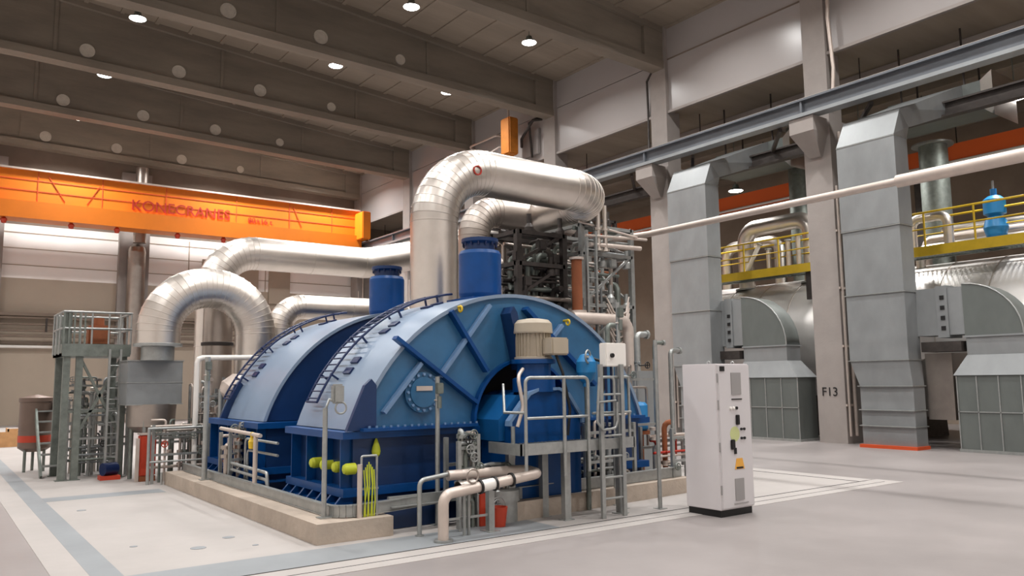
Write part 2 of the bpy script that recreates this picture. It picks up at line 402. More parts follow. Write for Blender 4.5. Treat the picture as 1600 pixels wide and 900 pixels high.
each('flange', MB().box(21.15, 21.4, 2, 43.3, 8.9, 8.95).box(21.15, 21.4, 2, 43.3, 8.55, 8.6), 'frame_dark', t)
b = MB()
for y in CY[:4]:
    b.bar((19.75, y-1.9, 8.98), (21.2, y-.6, 8.9), .1); b.bar((19.75, y+.9, 8.98), (21.2, y+2.2, 8.9), .1)
each('diagonal', b, 'frame_dark', t)

# ================================================================== LAMPS
def lamp(x, y, z, w, grp, lab, top, size=.55):
    t = thing('high_bay_lamp', lab, 'ceiling lamp', (x, y, z), grp)
    obj('housing', MB().lathe((x,y,z+.06), [(.0,.16),(.1,.16),(.13,.02),(.24,-.03),(.27,-.08)], n=18), 'zinc_dark', t)
    obj('lens', MB().lathe((x,y,z-.03), [(.0,.0),(.24,.0),(.25,.03)], n=20), 'lamp', t, label='glowing white lens')
    each('hanger', MB().cyl((x,y,z+.2), (x,y,top), .015, 6), 'zinc_dark', t)
    ld = bpy.data.lights.new('lamp_light', 'AREA'); ld.shape = 'DISK'; ld.size = size; ld.energy = w; ld.spread = math.radians(143); ld.color = LAMP_COL
    lo = bpy.data.objects.new('lamp_light', ld); COL.objects.link(lo); lo.parent = t; lo.location = (0,0,-.06)
seen = {(12.0,21.6):'lamp at the top edge of the photo, over the hall between the nearest beams', (16.8,21.6):'lamp hanging on a rod between the two nearest roof beams, by the right wall',
        (5.0,27.5):'lamp at the top left corner of the photo', (12.0,27.5):'middle lamp between the second and third beams', (17.0,27.5):'lamp between the second and third beams, nearest the wall',
        (17.0,33.5):'small lamp between the third and fourth beams above the big pipe'}
for y in (-3.5, 3.0, 9.4, 15.4, 21.6, 27.5, 33.5, 39.8):
    for x in (-3.5, 5.0, 12.0, 16.9):
        xx = 16.8 if (x > 16 and y == 21.6) else (17.0 if x > 16 else x)
        lamp(xx, y, 13.85, HALL_W*(2.2 if y > 39 else 1), 'high bay lamps of the hall', seen.get((xx, y), 'high bay lamp hanging from the roof deck outside the picture'), roof_z(xx)+.02)  # last row strengthened beyond the others to brighten the back wall
for y, l in ((3.2,'side bay lamp outside the picture on the right'), (8.7,'lamp in the side bay near the right edge of the photo'), (13.2,'side bay lamp behind the foreground column'), (18.05,'lamp in the side bay seen past the narrow duct'), (27.0,'side bay lamp behind the pipework'),(35.0,'side bay lamp far behind the pipework')):
    lamp(23.5, y, {8.7: 9.3}.get(y, 8.6), BAY_W, 'lamps of the side bay', l, 11.12)

# ================================================================== ORANGE CRANE
t = thing('overhead_crane', 'long bright orange overhead travelling crane spanning the back of the hall', 'crane', (10, 41, 9.1))
obj('main_girder', MB().box(-8.8, 19.3, 40.6, 41.4, 9.95, 11.35), 'orange', t)
obj('lower_box', MB().box(-8.8, 19.3, 40.35, 41.5, 9.15, 9.93), 'orange', t, label='darker orange lower box of the girder')
ln = MB()
for z in (10.42, 10.9): ln.box(-8.8, 19.3, 40.585, 40.6, z, z+.035)
for x in (1.2, 3.6, 6.2, 9.0, 12.4, 15.2, 17.6): ln.box(x, x+.03, 40.58, 40.6, 9.97, 11.33)
ln.bar((6.1,40.59,11.0),(5.6,40.59,10.1),.03,.02); ln.bar((4.0,40.59,11.2),(4.7,40.59,10.1),.03,.02); ln.bar((15.4,40.59,11.2),(15.9,40.59,10.1),.03,.02)
each('stiffener', ln, 'orange_dk', t, label='red-brown seams and braces on the girder')
obj('walkway', MB().box(-8.8, 19.3, 40.5, 41.5, 11.35, 11.43), 'pipe_white', t, label='pale walkway edge on top')
obj('end_carriage', MB().bbox(19.0, 19.5, 39.6, 42.4, 9.66, 11.2, .04), 'orange', t)
lg = MB()
for x in (2.4, 5.0, 6.9, 9.6, 11.8, 14.0): lg.lathe((x, 40.6, 9.15), [(.0,-.28),(.09,-.26),(.14,-.1),(.06,0)], n=10)
each('lug', lg, 'red', t, label='small red lugs under the girder')
ww = MB().cyl((19.58,40.2,9.83),(19.42,40.2,9.83),.19,16).cyl((19.58,42,9.83),(19.42,42,9.83),.19,16)
each('wheel', ww, 'black', t)
for body, x, z, sz in (('KONECRANES', 7.45, 10.02, .72), ('80+16 t', 13.0, 10.0, .4)): lettering(body, sz, 'redtext', t, (x-10, 40.57-41, z-9.1+.05), (PI/2, 0, 0), .01)

# hoist by the right wall
t = thing('wall_hoist', 'small orange hoist unit hanging by the right wall above the big silver pipe', 'hoist', (19.5, 26.6, 11.2))
obj('body', MB().bbox(19.25, 19.75, 26.2, 26.85, 11.3, 12.9, .05), 'hoist', t)
obj('rope', MB().cyl((19.5,26.6,12.9),(19.5,26.6,14.2),.05,8), 'pipe_white', t)
b = MB().tube([(20.2,26.6,11.8),(19.9,26.2,12.0),(19.9,25.4,12.6),(20.3,25.3,12.7)], .06, 8).tube([(20.3,26.0,11.2),(20.0,25.8,12.6),(20.3,25.0,12.9)], .05, 8)
each('bracket', b, 'frame_dark', t)
t = thing('wall_gauge', 'thin pale pipe loop on the wall left of the orange hoist', 'pipe', (20.1, 29.6, 11.6))
each('pipe', MB().tube([(20.3,30.4,12.6),(20.0,30.4,12.7),(20.0,28.2,12.7),(20.3,28.2,12.7)], .05, 8, fil=.15).tube([(20.0,30.3,11.8),(20.0,28,12.1),(20.3,28,12.1)], .04, 8), 'pipe_white', t)
obj('wall_box', MB().bbox(20.3, 20.46, 24.6+1.0, 27.0, 11.3, 12.4, .02), 'panel', label='flat grey box on the wall right of the orange hoist', cat='box')

# back wall column, stack pipe, trays
obj('back_column', MB().box(7.5, 8.9, YB-.35, YB, 0, 12.5), 'column', label='grey concrete pilaster on the back wall below the crane', cat='column')
obj('back_column', MB().box(1.2, 2.6, YB-.35, YB, 0, 12.5), 'column', label='concrete pilaster on the back wall at the left edge of the photo', cat='column')
t = thing('vent_stack', 'dark vertical silver pipe with a domed top on the back wall below the crane', 'pipe', (8.25, 42.9, 0))
each('pipe', MB().lathe((8.25,42.9,0), [(.42,0),(.42,8.4),(.36,8.65),(.2,8.8),(0,8.85)], n=20), 'steel_dull', t)
obj('riser', MB().cyl((8.25,42.4,8.8),(8.25,42.4,12.6),.3,16), 'steel_dull', t)
t = thing('cable_tray', 'dark trays and pipes running along the back wall left of the tower', 'cable tray', (2, 43.2, 4.0))
b = MB()
for z in (4.1, 4.35, 4.65, 4.95): b.cyl((XL, 43.12, z), (13.5, 43.12, z), .05, 8)
each('pipe', b, 'wall_dark', t)
b = MB()
for x in (4.5, 5.0, 5.5): b.bar((x,43.05,4.95),(x,43.05,4.3),.08)
b.bar((5.0,43.0,4.6),(5.0,43.0,3.4),.1)
each('bracket', b, 'frame_dark', t)
t2 = thing('wall_pipe', 'long white pipe low on the back wall at the left', 'pipe', (2, 43.3, 3.6))
each('pipe', MB().cyl((XL,43.4,3.62),(6.6,43.4,3.62),.07,8), 'white', t2)
obj('louvre_panel', MB().box(11.6, 14.6, 43.45, 43.59, 6.0, 8.4).box(15.2, 16.4, 43.45, 43.59, 6.2, 8.4), 'wall_beige', label='beige louvred panels on the back wall above the low silver pipe', cat='panel')

# timber crates at the back left
for i, (x, y) in enumerate(((1.95, 28.6), (2.75, 30.6))):
    t = thing('timber_crate', ['low timber crate at the far left edge of the floor', 'low timber crate on the floor beside the grey tank'][i], 'crate', (x, y, 0))
    obj('frame', MB().box(x-.5, x+.5, y-.4, y+.4, .1, .16).box(x-.5, x+.5, y-.4, y-.36, .16, .45).box(x-.5, x-.46, y-.4, y+.4, .16, .45).box(x+.46, x+.5, y-.4, y+.4, .16, .45), 'wood', t)
    each('runner', MB().box(x-.5,x+.5,y-.4,y-.3,0,.1).box(x-.5,x+.5,y+.3,y+.4,0,.1), 'wood', t)

# ================================================================== BLUE MACHINE
CX, CZ, RS = 6.85, .42, 2.62
ZF = 1.2
def arc_pts(r, z0=ZF, n=40, cx=CX):
    a = math.asin((z0-CZ)/r); return [(cx+r*math.cos(a+(PI-2*a)*i/n), CZ+r*math.sin(a+(PI-2*a)*i/n)) for i in range(n+1)]
def casing(ya, yb, label, front):
    t = thing('arched_casing', label, 'machine casing', (CX, (ya+yb)/2, 0), 'blue arched casings of the machine')
    # rolled shell: outer skin between the two end plates
    out = arc_pts(RS); inn = arc_pts(RS-.05)
    sh = MB(); n = len(out)
    for P, fl in ((out, 0), (inn, 1)):
        vs = [(x, ya, z) for x, z in P] + [(x, yb, z) for x, z in P]
        sh.add(vs, [(i, i+1, n+i+1, n+i) for i in range(n-1)], True)
    sh.add([(x,ya,z) for x,z in out]+[(x,ya,z) for x,z in inn], [(i,i+1,n+i+1,n+i) for i in range(n-1)])
    sh.add([(x,yb,z) for x,z in out]+[(x,yb,z) for x,z in inn], [(i,i+1,n+i+1,n+i) for i in range(n-1)])
    obj('shell', sh, 'blue_glare', t)
    # end plate with a round shaft opening at its foot
    HX, HR = 6.98, .86
    ep = arc_pts(RS-.04); a = math.asin(0)
    hole = [(HX+HR*math.cos(PI*k/20), ZF+.02+HR*math.sin(PI*k/20)) for k in range(21)]
    poly = ep + ([(HX-HR, ZF)] + [(x, z) for x, z in reversed(hole)] + [(HX+HR, ZF)] if front else [])
    e = MB().prism(poly, 'y', ya+.05, ya+.1)
    obj('end_plate', e, 'blue_sheen' if front else 'blue_dark', t)
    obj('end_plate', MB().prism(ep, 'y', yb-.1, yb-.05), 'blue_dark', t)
    return t
tA = casing(9.2, 11.15, 'front blue arched casing with crossing ribs on its end face', True)
tB = casing(12.55, 14.85, 'rear blue arched casing, behind and left of the front one', False)
# shaft opening liner and back plate painted dark as recess shade
HX, HR = 6.98, .86
ln = MB(); k = [(HX+HR*math.cos(PI*i/20), ZF+.02+HR*math.sin(PI*i/20)) for i in range(21)]
ln.add([(x,9.16,z) for x,z in k]+[(x,9.8,z) for x,z in k], [(i,i+1,22+i,21+i) for i in range(20)], True)
kk = [(HX+(HR+.04)*math.cos(PI*i/20), ZF+.02+(HR+.04)*math.sin(PI*i/20)) for i in range(21)]
ln.add([(x,9.16,z) for x,z in k]+[(x,9.16,z) for x,z in kk], [(i,i+1,22+i,21+i) for i in range(20)])
ln.add([(x,9.16,z) for x,z in kk]+[(x,9.26,z) for x,z in kk], [(i,i+1,22+i,21+i) for i in range(20)], True)
obj('shaft_opening', ln, 'blue', tA)
obj('opening_back', MB().prism(k, 'y', 9.8, 9.84), 'dark', tA)
# ribs on the end face, light-catching ones painted paler: (x0,z0,x1,z1,width,depth,material)
ribs = [((6.38,2.86),(5.56,1.86),'blue_lit',.05,.09), ((5.72,2.75),(6.31,1.93),'blue',.05,.12), ((4.88,2.37),(6.14,1.50),'blue',.05,.12),
        ((5.27,2.04),(4.73,1.41),'blue_lit',.05,.09), ((6.99,2.84),(8.30,1.72),'blue',.06,.13), ((7.70,2.62),(7.50,2.42),'blue_lit',.05,.09)]
for a, b, m_, w, dp in ribs:
    y = 9.25-dp/2
    obj('diagonal_rib', MB().bar((a[0], y, a[1]), (b[0], y, b[1]), w, dp, up=(0,1,0)), m_, tA)
obj('upright_rib', MB().prism([(6.60,2.74),(6.66,2.84),(6.72,2.76),(6.90,1.95),(6.80,1.95)], 'y', 9.0, 9.26), 'blue_dark', tA)
# flange bolts, lip
bl = [(4.5+i*.1) for i in range(17)] + [8.0+i*.1 for i in range(12)]
b = MB()
for x in bl: b.cyl((x,9.13,ZF+.03),(x,9.13,ZF+.055),.018,6)
obj('bolt_row', b, 'blue_lit', tA, kind='stuff')
each('end_flange', MB().box(4.4, 6.1, 9.08, 9.26, ZF-.01, ZF+.03).box(7.86,9.3,9.08,9.26,ZF-.01,ZF+.03), 'blue', tA)
# manhole cover
mh = thing('x','x','x',(0,0,0)); bpy.data.objects.remove(mh)
cv = obj('manhole_cover', MB().lathe((5.31, 9.25, 1.66), [(0,.07),(.2,.07),(.2,.05),(.27,.05),(.27,0)], (0,-1,0), 24), 'blue_sheen', tA)
b = MB()
for i in range(16):
    a = 2*PI*i/16; b.cyl((5.31+.235*math.cos(a),9.2,1.66+.235*math.sin(a)),(5.31+.235*math.cos(a),9.17,1.66+.235*math.sin(a)),.02,6)
obj('cover_bolts', b, 'blue_lit', cv, kind='stuff')
obj('name_plate', MB().box(5.19, 5.43, 9.165, 9.185, 1.68, 1.74), 'pipe_white', cv, label='pale metal plate on the cover')
for x, z in ((5.86, 2.78), (7.78, 2.66)):
    obj('lifting_eye', MB().torus((x, 9.15, z), (1,0,0), .04, .015, 12, 6).cyl((x,9.25,z+.03),(x,9.12,z+.03),.018,8), 'yellow', tA, label='small yellow lifting lug')
# gusset fins on the sloping shell sides
for ya, yb, tt in ((9.2, 9.5, tA), (14.4, 14.85, tB)):
    obj('gusset', MB().prism([(4.22,ZF),(4.62,ZF),(4.62,1.76),(4.55,1.84),(4.46,1.76)], 'y', ya-.02, ya+.05), 'blue_dark', tt)
# shell ladders / rails
def shell_ladder(tt, y0, y1, a_lo, a_hi, n):
    lad = obj('shell_ladder', MB(), 'navy', tt) if False else None
    def P(a, r, y): return Vector((CX+r*math.cos(a), y, CZ+r*math.sin(a)))
    aa = [a_lo+(a_hi-a_lo)*i/30 for i in range(31)]
    b = MB(); r = RS+.12
    for y in (y0, y1): b.tube([P(a, r, y) for a in aa], .018, 6)
    b.tube([P(aa[0], r, y0), P(aa[0], r, y1)], .018, 6)
    root = obj('ladder_rail', b, 'navy', tt)
    rg = MB()
    for i in range(n):
        a = a_lo+(a_hi-a_lo)*(i+.5)/n; rg.tube([P(a, r, y0), P(a, r, y1)], .012, 6)
    each('rung', rg, 'navy', root)
    c = MB()
    for i in range(4):
        a = a_lo+(a_hi-a_lo)*(i+.6)/4
        for y in (y0, y1):
            q = P(a, RS-.02, y); w = P(a, RS+.14, y)
            tang = Vector((-math.sin(a), 0, math.cos(a)))
            c.bar(q, w, .025, .025)
    each('ladder_bracket', c, 'navy', root)
    k = MB()
    for i in range(3):
        a = PI-(.66+i*.30)
        for s_ in (-.035, .035):
            q = P(a+s_, RS-.01, y0-.30); k.bar(q, q+Vector((0,.22,0)), .10, .07, up=(math.cos(a),0,math.sin(a)))
    each('lifting_block', k, 'navy', tt, label='dark blue blocks on the shell')
shell_ladder(tA, 10.42, 10.78, PI-.42, PI/2+.12, 26)
shell_ladder(tB, 14.25, 14.62, PI-.42, PI/2+.12, 26)
shell_rail = MB()
P = lambda a, r, y: Vector((CX+r*math.cos(a), y, CZ+r*math.sin(a)))
aa = [1.25-i*.04 for i in range(22)]
shell_rail.tube([P(a, RS+.12, 9.8) for a in aa], .02, 6).tube([P(a, RS+.12, 10.2) for a in aa], .02, 6)
for a in aa[::3]: shell_rail.tube([P(a, RS-.02, 9.8), P(a, RS+.12, 9.8)], .014, 6).tube([P(a, RS-.02, 10.2), P(a, RS+.12, 10.2)], .014, 6).tube([P(a, RS+.12, 9.8), P(a, RS+.12, 10.2)], .012, 6)
obj('ladder_rail', shell_rail, 'navy', tA)
# top stacks
def stack(tt, x, y, s):
    z = CZ+RS-.1
    st = obj('stack', MB().lathe((x,y,z), [(.41*s,0),(.41*s,.12),(.36*s,.14),(.38*s,.2),(.38*s,.82*s+.1),(.35*s,.88*s+.1),(.27*s,.88*s+.1)], n=28), 'blue', tt)
    obj('stack_neck', MB().lathe((x,y,z), [(.27*s,.87*s+.1),(.27*s,1.0*s+.1),(.33*s,1.04*s+.1),(.33*s,1.10*s+.1),(0,1.10*s+.1)], n=28), 'blue_dark', st)
    obj('stack_foot', MB().box(x-.43*s, x+.43*s, y-.43*s, y+.43*s, z-.05, z+.12), 'blue', st)
    b = MB()
    for i in range(14):
        a = 2*PI*i/14; b.cyl((x+.30*s*math.cos(a),y+.30*s*math.sin(a),z+.96*s+.1),(x+.30*s*math.cos(a),y+.30*s*math.sin(a),z+1.105*s+.1),.013,6)
    obj('flange_bolts', b, 'navy', st, kind='stuff')
stack(tA, 6.93, 10.25, .88); stack(tB, 7.12, 13.75, .88)

# base boxes
def base(ya, yb, label, front):
    t = thing('machine_base', label, 'machine base', (CX, (ya+yb)/2, 0), 'blue bases of the machine')
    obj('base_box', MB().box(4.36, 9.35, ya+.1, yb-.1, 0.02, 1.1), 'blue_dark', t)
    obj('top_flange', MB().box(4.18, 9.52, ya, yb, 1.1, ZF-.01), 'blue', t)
    obj('foot_ledge', MB().box(4.2, 9.5, ya+.02, yb-.02, .40, .50).box(4.16, 9.54, ya, yb, .28, .31), 'blue', t)
    n = 4 if front else 6
    for i in range(n):
        y = ya+.16+(yb-ya-.32)*i/(n-1)
        each('side_rib', MB().box(4.22, 4.4, y-.01, y+.01, .5, 1.1), 'blue', t)
    f = MB()
    for i in range(7 if front else 9):
        y = ya+.08+(yb-ya-.2)*i/(6 if front else 8); f.prism([(4.36,.40),(4.2,.40),(4.02,.2),(4.02,.14),(4.36,.14)], 'y', y, y+.04)
    each('foot_gusset', f, 'blue', t)
    obj('foot_plate', MB().box(4.0, 9.6, ya-.02, yb+.02, .08, .15), 'blue_dark', t)
    return t
bA = base(9.2, 11.15, 'dark blue base under the front arched casing, with yellow caps on its side', True)
bB = base(12.3, 15.1, 'dark blue base under the rear arched casing', False)
for y in (10.28, 9.93, 9.56, 9.24): obj('end_cap', MB().lathe((4.36,y,.74), [(.07,0),(.07,.11),(.055,.145),(.025,.16),(0,.162)], (-1,0,0), 18), 'lime', bA, label='round yellow cap')
obj('front_apron', MB().box(4.4, 6.3, 8.95, 9.3, 0.01, .33), 'blue_dark', bA)
obj('hanging_tag', MB().lathe((4.66,9.26,.86), [(0,0),(.03,.006),(.05,.03),(.058,.07),(.05,.12),(.03,.18),(.012,.23),(0,.24)], n=14), 'lime', bA, label='yellow drop-shaped cap on the front face')
obj('bearing_bridge', MB().bbox(4.9, 8.8, 11.05, 12.4, .02, 1.35, .06).cyl((6.9,11.1,1.3),(6.9,12.6,1.3),.7,28), 'blue_dark',
    label='dark blue bearing housing joining the two arched casings', cat='machine housing')

# bearing pedestal and gear with motor
t = thing('bearing_pedestal', 'blue eight-sided bearing pedestal in front of the round shaft opening', 'machine housing', (6.9, 8.9, 0))
oc = [(6.3,.12),(6.3,1.25),(6.62,1.60),(6.78,1.66),(7.12,1.66),(7.28,1.58),(7.52,1.25),(7.52,.12)]
obj('housing', MB().prism(oc, 'y', 8.62, 9.7), 'blue', t)
oc2 = [(6.25,1.2),(6.26,1.27),(6.60,1.64),(6.77,1.70),(7.13,1.70),(7.31,1.62),(7.57,1.27),(7.57,1.2),(7.52,1.2),(7.52,1.25),(7.28,1.58),(7.12,1.66),(6.78,1.66),(6.62,1.60),(6.3,1.25),(6.3,1.2)]
obj('rim', MB().prism(oc2, 'y', 8.58, 8.68), 'blue_lit', t, label='light edge rim of the housing')
obj('shaft_cover', MB().prism([(6.2,1.0),(6.2,1.28),(6.5,1.60),(7.4,1.60),(7.6,1.28),(7.6,1.0)], 'y', 8.75, 9.78), 'teal_blue', t, label='brighter blue rounded shaft cover')
obj('gear_head', MB().lathe((6.88,8.85,1.72), [(.3,-.08),(.3,.1),(.24,.13),(.24,.30),(.31,.31),(.31,.37),(0,.37)], n=20), 'blue', t)
t = thing('electric_motor', 'beige upright electric motor with rounded cap above the bearing pedestal', 'motor', (6.76, 8.85, 2.09))
obj('body', MB().lathe((6.88,8.85,2.09), [(.27,0),(.27,.03),(.225,.04),(.225,.4)], n=24), 'motor', t)
fn = MB()
for i in range(28):
    a = 2*PI*i/28; c_, s_ = math.cos(a), math.sin(a)
    fn.bar((6.88+.22*c_,8.85+.22*s_,2.3),(6.88+.25*c_,8.85+.25*s_,2.3),.008,.34)
each('cooling_fin', fn, 'motor', t)
obj('fan_cap', MB().lathe((6.88,8.85,2.45), [(.27,0),(.275,.02),(.265,.14),(.22,.19),(.1,.21),(0,.21)], n=28), 'motor', t)
obj('terminal_box', MB().bbox(6.86, 7.16, 8.40, 8.64, 2.14, 2.38, .02), 'motor', t)
each('cable', MB().tube([(7.0,8.5,2.15),(7.05,8.42,1.9),(7.15,8.4,1.4),(7.1,8.4,1.05)], .02, 8, fil=.1), 'black', t)
obj('hose', MB().tube([(6.5,8.6,1.95),(6.3,8.45,1.85),(6.35,8.4,1.45),(6.25,8.4,1.2)], .025, 8, fil=.15), 'pipe_white', label='pale bent hose at the left of the beige motor', cat='hose')

# ================================================================== CURBS, TROUGH
t = thing('concrete_curb', 'rough concrete curb running round the left front corner of the blue machine', 'curb', (3.8, 11, 0))
obj('curb', MB().prism([(3.62,8.62),(4.56,8.60),(4.56,8.92),(3.98,8.95),(3.98,15.6),(3.62,15.6)], 'z', 0, .23), 'curb', t)
t = thing('concrete_curb', 'concrete curb under the access platform, right of the front pipes', 'curb', (8, 8.6, 0))
obj('curb', MB().prism([(6.25,8.42),(9.95,8.75),(9.95,15.6),(9.6,15.6),(9.6,9.05),(6.25,8.8)], 'z', 0, .24), 'curb', t)
t = thing('drip_trough', 'long galvanised rail on top of the left curb, rounded at the corner', 'rail', (4.0, 11, .23))
pp = [(3.93,15.5,.30),(3.93,8.80,.30),(4.6,8.78,.32),(6.3,8.9,.38)]
path = fillet([Vector(p) for p in pp], .28, 6)
tr = MB()
for dy, w, h in ((0,.03,.13),):
    for a, b in zip(path, path[1:]): tr.bar(a, b, w, h)
    for a, b in zip(path, path[1:]): tr.bar(a+Vector((0,0,.065)), b+Vector((0,0,.065)), .07, .012); tr.bar(a-Vector((0,0,.06)), b-Vector((0,0,.06)), .07, .012)
obj('channel', tr, 'zinc', t)
t = thing('drip_trough', 'galvanised trough on the right curb behind the platform legs', 'rail', (8, 8.7, .24))
obj('channel', MB().bar((6.3,8.62,.32),(9.9,8.92,.32),.03,.15).bar((6.3,8.6,.40),(9.9,8.9,.40),.08,.012), 'zinc', t)
obj('round_drum', MB().lathe((6.12,8.62,0), [(.0,0),(.24,.0),(.24,.26),(.26,.26),(.26,.4),(.24,.42),(0,.42)], n=24), 'zinc', label='short round galvanised drum at the left end of the right curb', cat='drum')

# ================================================================== BIG PIPES
def big_pipe(name, pts, r, fil, seg, label, m='steel', n=32, seams=True, group='large silver clad pipes', gap=1.1):
    pts = [Vector(p) for p in pts]
    t = thing(name, label, 'pipe', pts[0], group)
    path = fillet(pts, fil, seg)
    obj('cladding', MB().tube(path, r, n, mitre=True), m, t)
    if seams:
        sb = MB()
        for i in range(len(path)-1):
            a, b = path[i], path[i+1]; d = (b-a).normalized(); L = (b-a).length
            cnt = max(1, int(L/gap)) if L > gap*1.2 else 1
            for k in range(cnt):
                if i == 0 and k == 0: continue
                p = a+d*(L*k/cnt); dd = d
                if k == 0 and i > 0: dd = (d+(a-path[i-1]).normalized()).normalized()
                sb.lathe(p-dd*.012, [(r*.995,0),(r+.008,.004),(r+.008,.02),(r*.995,.024)], dd, n)
        each('seam_band', sb, m, t)
    return t
t = big_pipe('clad_pipe', [(7.08,11.9,1.3),(7.08,11.9,5.62),(11.2,11.9,5.58),(11.2,14.0,5.55)], .42, 1.05, 14, 'biggest silver pipe, rising behind the front casing and bending over to the right')
obj('inspection_port', MB().lathe((7.72,11.5,5.52), [(.09,-.05),(.09,.04),(.07,.04),(.07,.0),(0,.0)], (0,-1,0), 14), 'redtext', t, label='red ringed dark port on the bend')
big_pipe('clad_pipe', [(3.62,16.5,2.55),(3.62,16.5,3.72),(5.5,16.5,3.72),(5.5,16.5,0)], .40, .9, 13, 'silver pipe arch standing at the left behind the tower')
big_pipe('clad_pipe', [(5.4,19.2,0),(5.4,19.2,4.95),(9.3,19.2,4.95),(10.9,19.0,5.3),(13.3,19.0,6.1)], .40, .95, 12, 'long silver pipe rising behind the arch and running right behind the biggest pipe')
big_pipe('clad_pipe', [(6.2,17.0,0),(6.2,17.0,3.48),(9.5,17.0,3.48),(9.5,17.0,0)], .27, .5, 10, 'low silver pipe bending toward the rear blue stack')
big_pipe('clad_pipe', [(9.45,14.2,0),(9.45,14.2,5.5),(12.2,14.2,5.55)], .34, .6, 9, 'silver elbow pipe tucked below the biggest pipe', m='steel_dull')
t = thing('upright_vessel', 'pale upright cylinder behind the right leg of the pipe arch', 'tank', (5.0, 17.4, 0))
obj('body', MB().lathe((5.0,17.4,0), [(.3,0),(.3,3.45),(0,3.45)], n=24), 'steel_dull', t)
obj('band', MB().lathe((5.0,17.4,2.6), [(.3,0),(.33,.01),(.33,.07),(.3,.08)], n=24), 'frame_dark', t)
big_pipe('service_pipe', [(4.2,15.9,0),(4.2,15.9,2.3),(5.7,15.9,2.32)], .05, .1, 2, 'short pale pipe level with the top of the rear casing', m='white', n=12, seams=False, group='small pipes')
big_pipe('service_pipe', [(10.4,12.1,3.04),(11.95,12.1,3.04),(11.95,12.1,.0)], .12, .25, 6, 'pinkish white pipe bending down right of the front casing', m='pipe_white', n=16, seams=False, group='small pipes')
# long pale pipe crossing the right half
t = thing('long_pipe', 'long thin pale pipe crossing in front of the ducts and columns on the right', 'pipe', (14, 8, 5.2))
each('pipe', MB().tube([(13.6,15.2,5.3),(14.0,13.4,5.3),(14.0,7.2,5.3)], .075, 12), 'pipe_white', t)
obj('sleeve', MB().tube([(14.0,7.2,5.3),(14.0,2.0,5.3)], .115, 14), 'pipe_white', t, label='thicker near length')
obj('support_leg', MB().cyl((13.95,15.0,0),(13.95,15.0,5.3),.05,10), 'zinc', t)

# ================================================================== VESSEL BEHIND THE COLUMNS, DUCTS, HOODS
for ya, yb, lab in ((13.75, 19.6, 'huge horizontal silver cylinder between the narrow duct and the foreground column'), (5.2, 13.2, 'huge horizontal silver cylinder at the right edge behind the ducts')):
    t = thing('horizontal_vessel', lab, 'vessel', (23.9, (ya+yb)/2, 0), 'silver clad horizontal vessels')
    obj('cladding', MB().cyl((23.9,ya,2.9),(23.9,yb,2.9),2.15,56), 'vessel', t)
    sb = MB(); y = ya+.05
    while y < yb: sb.lathe((23.9,y,2.9), [(2.15,0),(2.165,.005),(2.165,.03),(2.15,.035)], (0,1,0), 56); y += 1.3
    each('seam_band', sb, 'steel', t)
    sd = MB()
    for y in (ya+.8, yb-1.2): sd.prism([(22.4,0),(25.4,0),(25.2,1.6),(22.6,1.6)], 'y', y, y+.3)
    each('saddle', sd, 'frame_dark', t)
def duct(y0, y1, lab, t0):
    t = thing('air_duct', lab, 'duct', (20.0, (y0+y1)/2, 0), 'tall galvanised air ducts')
    ym = (y0+y1)/2; hb = (y1-y0)/2-.16
    b = MB().box(19.55, 20.1, ym-hb-.2, ym+hb-.05, 0, 1.55).frustum((19.55,20.1,ym-hb-.2,ym+hb-.05),(19.5,20.12,y0,y1),1.55,2.2)
    b.box(19.5, 20.12, y0, y1, 2.2, 5.6)
    obj('lower_duct', b, 'galv', t)
    b = MB().box(19.48, 20.12, y0-.02, y1+.02, 5.62, 7.9)
    b.add([(19.48,y0-.02,7.92),(20.12,y0-.02,7.92),(20.12,y1+.02,7.92),(19.48,y1+.02,7.92),(19.7,y0-.1,8.6),(20.12,y0-.1,8.2),(20.12,y1-.1,8.2),(19.7,y1-.1,8.6)],
          [(3,2,1,0),(4,5,6,7),(0,1,5,4),(1,2,6,5),(2,3,7,6),(3,0,4,7)])
    obj('upper_duct', b, 'galv', t)
    obj('offset_piece', MB().add([(19.7,y0-.1,8.58),(20.12,y0-.1,8.18),(20.12,y1-.1,8.18),(19.7,y1-.1,8.58),(21.9,y0-.7,9.5),(21.9,y0-.7,8.8),(21.9,y1-.7,8.8),(21.9,y1-.7,9.5)],
          [(3,2,1,0),(4,5,6,7),(0,1,5,4),(1,2,6,5),(2,3,7,6),(3,0,4,7)]), 'galv', t)
    fl = MB()
    for z in (.55, .95, 1.55, 2.2, 3.9, 5.6, 7.9):
        ex = .03; fl.box(19.5-ex, 20.14, (y0 if z > 2 else ym-hb-.2)-ex, (y1 if z > 2 else ym+hb-.05)+ex, z-.012, z+.012)
    each('joint_flange', fl, 'zinc', t)
    obj('foot_channel', MB().box(19.45,20.1,ym-hb-.25,ym+hb,0,.08), 'orange_dk', t) if t0 else None
    return t
duct(10.05, 11.6, 'wide tall galvanised duct right of the foreground column', True)
duct(16.15, 17.7, 'tall galvanised duct behind the grey cabinet, left of the foreground column', False)
